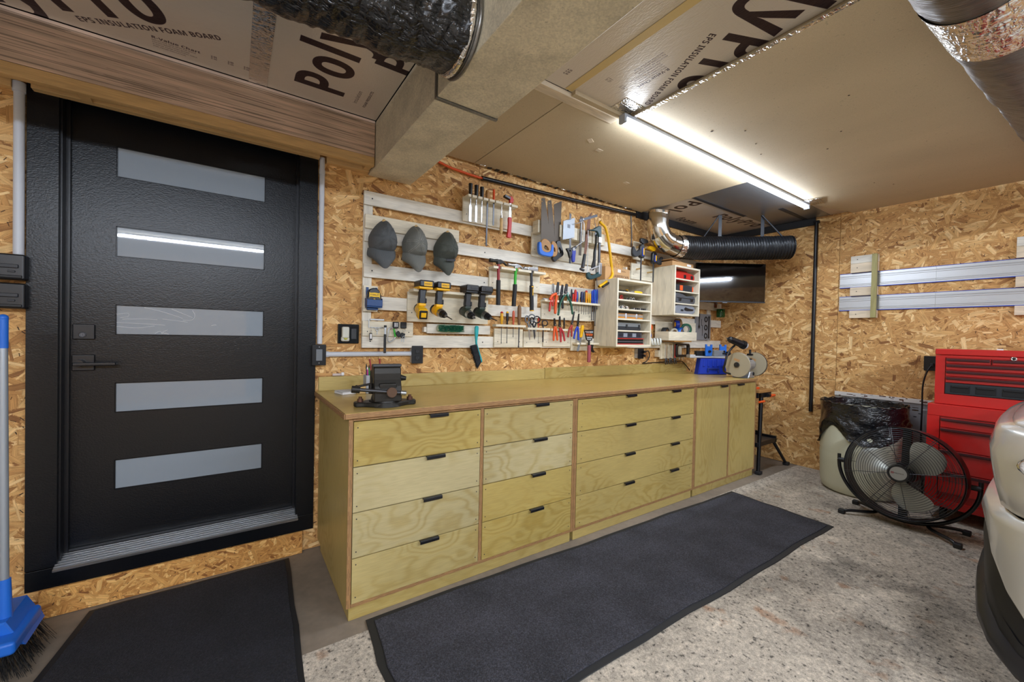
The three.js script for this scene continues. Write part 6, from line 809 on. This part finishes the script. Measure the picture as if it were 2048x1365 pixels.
// tape tray, wrench holder, rings
{
  const t = thing('tape_tray', 'pale plywood tray full of tape rolls under the second cabinet', 'tray', [3.585, 1.283, 0]); mesh('front', bl(0.0, 0.49, 0, 0.09, 0.19, 0.202, 0.001), M.rack, t); mesh('end', bl(0, 0.012, 0, 0.09, ZP, 0.19, 0.001), M.rack, t); mesh('end', bl(0.478, 0.49, 0, 0.09, ZP, 0.19, 0.001), M.rack, t); mesh('bottom', bl(0.012, 0.478, 0, 0.01, ZP, 0.19), M.rack, t); mesh('back', bl(0, 0.72, 0, 0.2, ZS + 0.0005, ZP - 0.0005, 0.001), M.rack, t); mesh('under_strip', bl(0.1, 0.4, -0.014, -0.001, 0.06, 0.2, 0.001), M.wood, t);
  const roll = (label, x, y, z, R, w, m, ry, core = M.card) => { const r = thing('tape_roll', label, 'tape roll', [x, y - R, z], ry); mesh('tape', lathe([[R * 0.62, -w / 2], [R, -w / 2], [R, w / 2], [R * 0.62, w / 2], [R * 0.62, -w / 2]], 28, 0, R, 0, 'z'), m, r); mesh('core', lathe([[R * 0.56, -w / 2], [R * 0.62, -w / 2], [R * 0.62, w / 2], [R * 0.56, w / 2], [R * 0.56, -w / 2]], 24, 0, R, 0, 'z'), core, r); };
  roll('dark grey tape roll at the left of the tape tray', 3.64, 1.365, 0.12, 0.05, 0.045, M.plasticDark, 0.2); roll('white masking tape roll half sunk in the tape tray', 3.745, 1.36, 0.15, 0.05, 0.024, std('#d9d6c8', 0.6), -0.2); roll('bright blue tape roll lying upright in the tape tray', 3.835, 1.37, 0.155, 0.052, 0.05, M.sky, 0.3); roll('dark blue tape roll with yellow core on top of the tray', 3.80, 1.45, 0.145, 0.042, 0.036, std('#0f2f9a', 0.4), 0.9, M.yellow); roll('brown tape roll at the back of the tape tray', 3.91, 1.46, 0.085, 0.06, 0.03, std('#8a6a42', 0.5), 0); roll('green tape roll at the right of the tape tray', 4.0, 1.405, 0.12, 0.062, 0.03, std('#165f43', 0.45), -0.5, std('#c7cdd0', 0.4));
  const h = thing('wrench_holder', 'pale slotted board holding wrenches below the tape tray', 'holder', [3.67, 1.087, 0]); mesh('plate', bl(0, 0.37, 0, 0.175, ZS + 0.0005, 0.055, 0.0015), M.rack, h, { turn: true }); for (const x of [0.025, 0.09, 0.16, 0.23, 0.3]) mesh('fin', bl(x, x + 0.012, 0.01, 0.165, 0.0555, 0.077, 0.001), M.rack, h); mesh('spacer', bl(-0.03, -0.001, 0.02, 0.09, 0.0005, 0.05, 0.001), M.rack, h);
  const wr = (label, x, m, y0) => { const w = thing('adjustable_wrench', label, 'wrench', [x, y0, 0.088]); mesh('handle', bx(0.016, 0.15, 0.007, 0, 0.13, 0, 0.003), m, w); mesh('jaw', ext(smooth([[-0.012, 0.065], [0.012, 0.065], [0.024, 0.04], [0.03, 0.004], [0.018, 0.008], [0.012, 0.03], [-0.002, 0.028], [-0.004, 0.0], [-0.016, 0.01], [-0.02, 0.04]]), 0.012, -0.006, 0.002), M.darkSteel, w); mesh('knurl', cy(0.006, 0.006, 0.012, 0.004, 0.05, 0.005, 'x', 10), M.steel, w); };
  wr('chrome adjustable wrench, left of the two in the wrench holder', 3.715, M.chrome, 1.03); wr('chrome adjustable wrench, right of the two in the wrench holder', 3.79, M.chrome, 1.032); wr('adjustable wrench with red handle beside the black frame', 3.868, M.redTool, 1.032);
  const f = thing('strap_clamp', 'black rounded square strap frame hanging on the wrench holder', 'frame', [3.985, 1.105, 0.096]); const rs = new THREE.Shape(); const rq = (s2, w, h2, r) => { s2.moveTo(-w + r, 0); s2.lineTo(w - r, 0); s2.quadraticCurveTo(w, 0, w, r); s2.lineTo(w, h2 - r); s2.quadraticCurveTo(w, h2, w - r, h2); s2.lineTo(-w + r, h2); s2.quadraticCurveTo(-w, h2, -w, h2 - r); s2.lineTo(-w, r); s2.quadraticCurveTo(-w, 0, -w + r, 0); return s2; }; rq(rs, 0.122, 0.145, 0.03); const inner = rq(new THREE.Path(), 0.093, 0.1, 0.02); const ip = inner.getPoints().map((p) => new THREE.Vector2(p.x, p.y + 0.026)); mesh('strap', ext(rs, 0.03, -0.015, 0.004, [new THREE.Path(ip)]), BK, f); mesh('buckle', bx(0.05, 0.018, 0.034, 0, 0.136, 0, 0.004), M.darkGrey, f); for (const x of [-0.05, 0.02]) mesh('hook_tip', cy(0.004, 0.004, 0.04, x, -0.008, 0, 'y', 8), M.steel, f);
  for (let i = 0; i < 4; i++) { const g = thing('zip_ring', 'clear plastic ring on the hook between the two cabinets', 'ring', [3.475 + i * 0.03, 1.225, 0.075 + i * 0.012], 0.9, 'clear rings between the cabinets'); mesh('band', lathe([[0.034, -0.007], [0.04, -0.007], [0.04, 0.007], [0.034, 0.007], [0.034, -0.007]], 26, 0, 0.04, 0, 'z'), std('#d4d6d0', 0.3), g); mesh('tab', bx(0.012, 0.02, 0.008, 0.03, 0.066, 0, 0.002), M.lightGrey, g); }
  const og = thing('orange_reel', 'small orange reel hanging between the cabinets', 'reel', [3.45, 1.385, 0.075]); mesh('reel', cy(0.026, 0.026, 0.03, 0, 0.026, 0, 'z', 20), M.orange, og); mesh('tab', bx(0.012, 0.012, 0.01, 0.02, 0.05, 0.0, 0.002), M.orange, og); const bg = thing('blue_clip', 'small blue clip hanging under the orange reel', 'clip', [3.455, 1.315, 0.07]); mesh('clip', ext(smooth([[-0.02, 0], [0.022, 0], [0.02, 0.03], [0.005, 0.05], [-0.018, 0.048]]), 0.02, -0.01, 0.003), M.blue, bg); mesh('ring', tor(0.008, 0.002, 0, 0.054, 0), M.steel, bg);
  const o3 = wallBox('power_outlet', 'black outlet with plugs below the first cabinet', 'outlet', 3.31, 3.4, 1.094, 1.196, 0.05); for (const y of [0.03, 0.07]) mesh('plug', bx(0.024, 0.024, 0.03, 0.03, y, 0.064, 0.005), BK, o3);
  solo('appliance_cable', 'black cable looping from the outlet along the backsplash', 'cable', tube([[3.4, 1.165, 0.07], [3.47, 1.17, 0.05], [3.51, 1.12, 0.035], [3.47, 1.065, 0.03], [3.41, 1.045, 0.03], [3.6, 1.048, 0.02], [3.9, 1.052, 0.02], [4.08, 1.054, 0.024], [4.16, 1.01, 0.03], [4.21, 0.952, 0.05]], 0.005, 80, 8), M.black);
  // metal template with cut-outs
  const p = thing('wrench_template', 'grey metal sheet with black wrench shaped cut-outs near the corner', 'template', [4.3, 1.292, 0.058]); mesh('sheet', bl(0, 0.3, 0, 0.3, -0.0205, -0.0005, 0.001), std('#8f949c', 0.5, 0.4), p); const ink = M.black;
  mesh('wrench_mark', [ext(smooth([[0.05, 0.3], [0.066, 0.3], [0.062, 0.18], [0.074, 0.15], [0.068, 0.125], [0.062, 0.142], [0.052, 0.142], [0.046, 0.12], [0.038, 0.148], [0.05, 0.18]]), 0.002, -0.0004)], ink, p); mesh('crank_mark', [bl(0.102, 0.107, 0.17, 0.24, -0.0004, 0.0016), bl(0.102, 0.127, 0.166, 0.172, -0.0004, 0.0016), bl(0.122, 0.128, 0.05, 0.17, -0.0004, 0.0016)], ink, p);
  for (const y of [0.05, 0.145, 0.24]) mesh('ring_mark', tor(0.026, 0.009, 0.195, y, -0.003, 0, 0, 26, 6), ink, p); mesh('bar_mark', [bl(0.246, 0.268, 0.04, 0.262, -0.0004, 0.0016), cy(0.016, 0.016, 0.002, 0.257, 0.035, 0.0006, 'z', 14), cy(0.016, 0.016, 0.002, 0.257, 0.265, 0.0006, 'z', 14)], ink, p);
  const gb = thing('bottle_opener', 'wall bottle opener with copper plate at the slat end', 'opener', [4.72, 1.68, ZS + 0.001]); mesh('plate', bx(0.05, 0.09, 0.008, 0, 0.045, 0.004, 0.003), std('#7d4a38', 0.4, 0.6), gb); mesh('claw', bx(0.03, 0.02, 0.02, 0, 0.05, 0.016, 0.006), M.steel, gb); const gl = thing('green_glass', 'green glass jar hanging under the bottle opener', 'jar', [4.74, 1.565, 0.095]); mesh('glass', lathe([[0, 0], [0.04, 0], [0.046, 0.01], [0.046, 0.09], [0.04, 0.1], [0.037, 0.1], [0.042, 0.088], [0.042, 0.012], [0, 0.008]], 24), phy('#2f9a45', 0.05, 0, { transmission: 0.9, thickness: 0.004, ior: 1.5 }), gl); mesh('collar', tor(0.041, 0.003, 0, 0.098, 0, PI / 2, 0, 24, 6), M.steel, gl);
}
// ---------------------------------------------------------------- television across the corner
{
  const t = thing('television', 'flat black television hung across the corner', 'television', [4.345, 1.70, 0.41], -0.602); const W = 0.737, H = 0.415;
  mesh('cabinet', bx(W, H, 0.03, 0, H / 2, -0.02, 0.004), M.blackSemi, t); mesh('panel_glass', bx(W - 0.012, H - 0.02, 0.003, 0, H / 2 + 0.004, -0.0035, 0.001), phy('#05060a', 0.07, 0, { clearcoat: 1, clearcoatRoughness: 0.03 }), t); mesh('lower_bezel', bx(W, 0.008, 0.006, 0, 0.004, -0.002, 0.001), M.darkGrey, t); mesh('sensor_lip', bx(0.05, 0.008, 0.012, -0.06, -0.004, -0.004, 0.002), M.grey, t); mesh('wall_arm', [bx(0.2, 0.2, 0.02, 0, H / 2, -0.045, 0.003), bx(0.05, 0.05, 0.38, 0, H / 2, -0.236, 0.003)], M.darkGrey, t);
}
// ---------------------------------------------------------------- things on the bench
const TOP = BT + 0.0008;
{ // vise: jaws open towards the room
  const v = thing('bench_vise', 'heavy dark iron bench vise on the left end of the worktop', 'vise', [0.622, TOP, 0.655], -0.14), I = M.iron;
  mesh('base_flange', [cy(0.088, 0.078, 0.022, 0, 0.011, 0, 'y', 28), ext(smooth([[-0.142, -0.026], [-0.105, -0.036], [-0.05, -0.07], [0.05, -0.07], [0.105, -0.036], [0.142, -0.026], [0.142, 0.026], [0.105, 0.036], [0.05, 0.07], [-0.05, 0.07], [-0.105, 0.036], [-0.142, 0.026]]), 0.022, 0, 0.004).rotateX(-PI / 2)], I, v);
  for (const s of [-1, 1]) { mesh('base_bolt', [cy(0.015, 0.015, 0.014, s * 0.118, 0.029, 0, 'y', 6), cy(0.008, 0.008, 0.024, s * 0.118, 0.034, 0, 'y', 10)], M.rustSteel, v); }
  mesh('swivel', [cy(0.072, 0.062, 0.04, 0, 0.042, 0, 'y', 28), cy(0.062, 0.05, 0.016, 0, 0.07, 0, 'y', 24)], I, v);
  mesh('swivel_lock', [cy(0.01, 0.01, 0.05, -0.072, 0.085, 0.01, 'y', 10), seg(V(-0.072, 0.108, 0.01), V(-0.135, 0.096, 0.012), 0.0055, 0.0055), sph(0.009, -0.137, 0.0955, 0.012)], I, v);
  mesh('rear_body', [bx(0.1, 0.075, 0.17, 0, 0.104, -0.045, 0.012), bx(0.125, 0.07, 0.05, 0, 0.165, -0.035, 0.01), bx(0.02, 0.11, 0.1, -0.03, 0.14, -0.085, 0.006), bx(0.02, 0.11, 0.1, 0.03, 0.14, -0.085, 0.006), bx(0.07, 0.045, 0.06, 0, 0.15, -0.14, 0.01)], I, v);
  const fj = ext([[0.0, 0.20], [0.028, 0.20], [0.046, 0.185], [0.05, 0.16], [0.05, 0.13], [0.066, 0.1], [0.076, 0.072], [0.076, 0.03], [0.012, 0.03], [0.012, 0.12], [0.0, 0.165]], 0.128, -0.064, 0.004); fj.rotateY(-PI / 2); mesh('front_jaw', [fj, bx(0.085, 0.06, 0.14, 0, 0.085, 0.0, 0.008)], I, v);
  mesh('jaw_plate', bx(0.126, 0.03, 0.006, 0, 0.184, -0.004, 0.001), M.darkSteel, v); mesh('jaw_crown', bx(0.136, 0.014, 0.04, 0, 0.197, 0.018, 0.004), M.darkSteel, v); mesh('casting_rib', [bx(0.012, 0.09, 0.02, -0.058, 0.12, -0.05, 0.004), bx(0.012, 0.09, 0.02, -0.058, 0.12, -0.085, 0.004)], I, v);
  mesh('screw_head', [cy(0.02, 0.024, 0.03, 0.012, 0.075, 0.09, 'z', 22), cy(0.021, 0.021, 0.004, 0.012, 0.075, 0.107, 'z', 22)], std('#6a5548', 0.4, 0.8), v);
  mesh('handle_bar', [seg(V(0.055, 0.07, 0.09), V(-0.135, 0.092, 0.09), 0.0085, 0.0085, 12)], M.darkSteel, v); mesh('handle_knob', [seg(V(-0.13, 0.0915, 0.09), V(-0.165, 0.0955, 0.09), 0.0165, 0.0165, 14)], I, v); mesh('handle_knob', seg(V(0.055, 0.07, 0.09), V(0.08, 0.067, 0.09), 0.0125, 0.0115, 14), M.steel, v);
  mesh('anvil_horn', [seg(V(0.05, 0.125, -0.12), V(0.12, 0.118, -0.1), 0.028, 0.01, 12)], I, v);
}
{ // pens, pad, offcut
  const c = thing('pen_holder', 'grey square pen holder behind the vise', 'pen holder', [0.672, TOP, 0.2]); mesh('cup', [bl(-0.033, 0.033, 0, 0.105, 0.029, 0.033, 0.001), bl(-0.033, 0.033, 0, 0.105, -0.033, -0.029, 0.001), bl(-0.033, -0.029, 0, 0.105, -0.029, 0.029), bl(0.029, 0.033, 0, 0.105, -0.029, 0.029), bl(-0.029, 0.029, 0, 0.004, -0.029, 0.029)], std('#a3a7ad', 0.5), c);
  [[-0.022, 0.02, '#a72a8f', 'magenta'], [-0.01, 0.01, '#1f8a4a', 'green'], [0.004, 0.022, '#c8ccd4', 'white'], [0.016, 0.0, '#15161a', 'black'], [0.024, -0.02, '#a01c1c', 'red'], [-0.02, -0.01, '#20242c', 'dark blue']].forEach(([x, z, col, n], i) => { const p = thing('pen', n + ' pen standing in the grey pen holder', 'pen', [0.672 + x * 0.8, TOP + 0.005, 0.2 + z * 0.8]); mesh('barrel', seg(V(0, 0, 0), V(x * 0.3, 0.135 + (i % 3) * 0.008, z * 0.2), 0.0042, 0.0042, 8), std(col, 0.4), p); mesh('tip', seg(V(x * 0.3, 0.135 + (i % 3) * 0.008, z * 0.2), V(x * 0.33, 0.15 + (i % 3) * 0.008, z * 0.22), 0.0042, 0.0015, 8), i % 2 ? M.black : M.paper, p); });
  for (const [x, l, z] of [[0.765, 'red carpenter pencil leaning behind the vise', 0.1], [0.72, 'red and white pencil leaning behind the vise', 0.11]]) { const p = thing('carpenter_pencil', l, 'pencil', [x, TOP, z]); mesh('barrel', seg(V(0, 0, 0), V(0.003 - (x < 0.75 ? 0.02 : 0), 0.19, -0.05), 0.005, 0.005, 6), std('#8e1419', 0.45), p); mesh('point', seg(V(0.003 - (x < 0.75 ? 0.02 : 0), 0.19, -0.05), V(0.003 - (x < 0.75 ? 0.022 : 0), 0.205, -0.054), 0.005, 0.001, 6), M.woodPale, p); }
  const n = thing('note_pad', 'stack of white note paper on the worktop beside the vise', 'paper', [0.565, TOP, 0.17], 0.25); mesh('paper_block', bx(0.14, 0.012, 0.1, 0, 0.006, 0, 0.001), M.paper, n); mesh('top_sheet', bx(0.138, 0.001, 0.098, 0.002, 0.0128, 0, 0, 0.01, 0.03), M.whitePlastic, n); mesh('cover_sheet', bx(0.138, 0.0015, 0.098, -0.004, 0.0145, 0.002, 0, 0.02, -0.05, -0.02), std('#c9cbd0', 0.6), n);
  solo('wood_offcut', 'small pale wood block beside the pen holder', 'offcut', bx(0.05, 0.05, 0.03, 0.612, TOP + 0.025, 0.22, 0.002), M.woodPale);
  const k = thing('chalk_tube', 'small white plastic tube lying on the backsplash', 'tube', [0.535, 1.0275, 0.01]); mesh('tube', cy(0.008, 0.0085, 0.05, -0.012, 0.009, 0, 'x', 14), std('#c9b8b0', 0.5), k); mesh('cap', cy(0.0115, 0.0115, 0.014, 0.02, 0.0118, 0, 'x', 14), M.whitePlastic, k);
}
{ // double disc grinder with gooseneck lamp
  const g = thing('bench_grinder', 'silver disc grinder with two large abrasive discs and a lamp', 'grinder', [4.06, TOP, 0.70]), y = 0.123, R = 0.115;
  const al = std('#b4b8bd', 0.4, 0.7), disc = std('#a89c82', 0.85);
  mesh('base', [ext([[-0.06, 0], [0.065, 0], [0.06, 0.012], [0.034, 0.06], [-0.028, 0.06], [-0.052, 0.012]], 0.15, -0.075, 0.006)], al, g); mesh('motor', [cy(0.055, 0.055, 0.2, 0.02, y, 0, 'x', 26), bx(0.08, 0.07, 0.09, 0.01, 0.075, 0, 0.01)], al, g); mesh('switch', [bx(0.02, 0.032, 0.006, 0.03, 0.04, 0.079, 0.003), bx(0.012, 0.018, 0.006, 0.03, 0.04, 0.083, 0.002)], BK, g);
  for (const [x, l] of [[-0.115, 0], [0.205, 1]]) { const d = mesh('abrasive_disc', [cy(R, R, 0.014, x, y, 0, 'x', 48)], disc, g); mesh('backing_rim', cy(R + 0.003, R + 0.003, 0.01, x + 0.011, y, 0, 'x', 48), l ? M.darkGrey : al, d); mesh('hub_nut', [cy(0.026, 0.022, 0.012, x - 0.012, y, 0, 'x', 24), cy(0.012, 0.012, 0.016, x - 0.02, y, 0, 'x', 6)], M.darkSteel, d); mesh('paper_label', bx(0.001, 0.022, 0.055, x - 0.0077, y + 0.046, -0.005, 0, 0.3), M.card, d); }
  mesh('tool_rest', [bx(0.03, 0.012, 0.1, -0.085, y + 0.06, 0.06, 0.002), bx(0.025, 0.05, 0.02, -0.06, y + 0.02, 0.08, 0.003), bx(0.03, 0.02, 0.05, 0.12, y + 0.095, 0.0, 0.004), cy(0.01, 0.01, 0.05, 0.12, y + 0.12, 0, 'y', 10)], BK, g);
  mesh('gooseneck', tube([[-0.06, 0.02, -0.06], [-0.22, 0.06, -0.07], [-0.245, 0.14, -0.05], [-0.225, 0.22, -0.04], [-0.18, 0.275, -0.03], [-0.14, 0.305, -0.02]], 0.0095, 50, 10), BK, g);
  const h = mesh('lamp_head', [seg(V(-0.2, 0.362, -0.03), V(-0.08, 0.318, 0.02), 0.03, 0.035, 20), seg(V(-0.085, 0.32, 0.018), V(-0.06, 0.311, 0.028), 0.04, 0.042, 20), sph(0.029, -0.2, 0.362, -0.03)], BK, g); mesh('lamp_bulb', sph(0.034, -0.054, 0.309, 0.03), std('#c8ccd2', 0.35), h); mesh('lamp_switch', cy(0.005, 0.005, 0.018, -0.235, 0.375, -0.045, 'x', 8), M.steel, h);
}
{ // pocket hole jig and blue cases
  const c = thing('blue_tool_case', 'blue plastic tool case standing at the back of the worktop', 'case', [4.045, TOP, 0.38], -0.5); mesh('shell', [ext([[-0.155, 0], [0.155, 0], [0.135, 0.165], [-0.13, 0.165]], 0.09, -0.045, 0.01)], M.blueCase, c); for (let i = 0; i < 5; i++) mesh('rib', bx(0.022, 0.075, 0.01, -0.1 + i * 0.05, 0.12, 0.046, 0.004, -0.02), M.blueCase, c); mesh('handle', [bx(0.12, 0.018, 0.014, 0, 0.062, 0.05, 0.005), bx(0.018, 0.04, 0.012, -0.055, 0.045, 0.05, 0.004), bx(0.018, 0.04, 0.012, 0.055, 0.045, 0.05, 0.004)], std('#0b2578', 0.45), c);
  const j = thing('pocket_hole_jig', 'blue and aluminium pocket hole jig lying on the blue case', 'jig', [4.02, TOP + 0.167, 0.38], -0.5); mesh('base_plate', [bx(0.34, 0.02, 0.07, -0.02, 0.012, 0, 0.004), bx(0.06, 0.034, 0.075, -0.2, 0.017, 0, 0.004)], M.alu, j); mesh('rail_block', [bx(0.13, 0.05, 0.05, -0.08, 0.048, -0.012, 0.004)], BK, j); mesh('clear_guard', bx(0.12, 0.06, 0.05, 0.1, 0.053, -0.008, 0.006), phy('#b6bec6', 0.15, 0, { transmission: 0.6, thickness: 0 }), j);
  for (const [x, z] of [[-0.035, 0.03], [0.15, -0.02]]) { const u = mesh('blue_upright', ext([[x - 0.034, 0.024], [x + 0.03, 0.024], [x + 0.036, 0.06], [x + 0.036, 0.14], [x + 0.02, 0.14], [x + 0.018, 0.122], [x - 0.018, 0.122], [x - 0.022, 0.142], [x - 0.036, 0.142], [x - 0.036, 0.06]], 0.018, z, 0.002), M.sky, j); mesh('knob', cy(0.012, 0.012, 0.02, x, 0.07, z + 0.028, 'z', 12), BK, u); }
  mesh('clamp_knob', [cy(0.022, 0.022, 0.03, 0.19, 0.05, 0.02, 'x', 14), cy(0.008, 0.008, 0.06, 0.16, 0.05, 0.02, 'x', 10)], BK, j);
}
renderer.render(scene, camera);
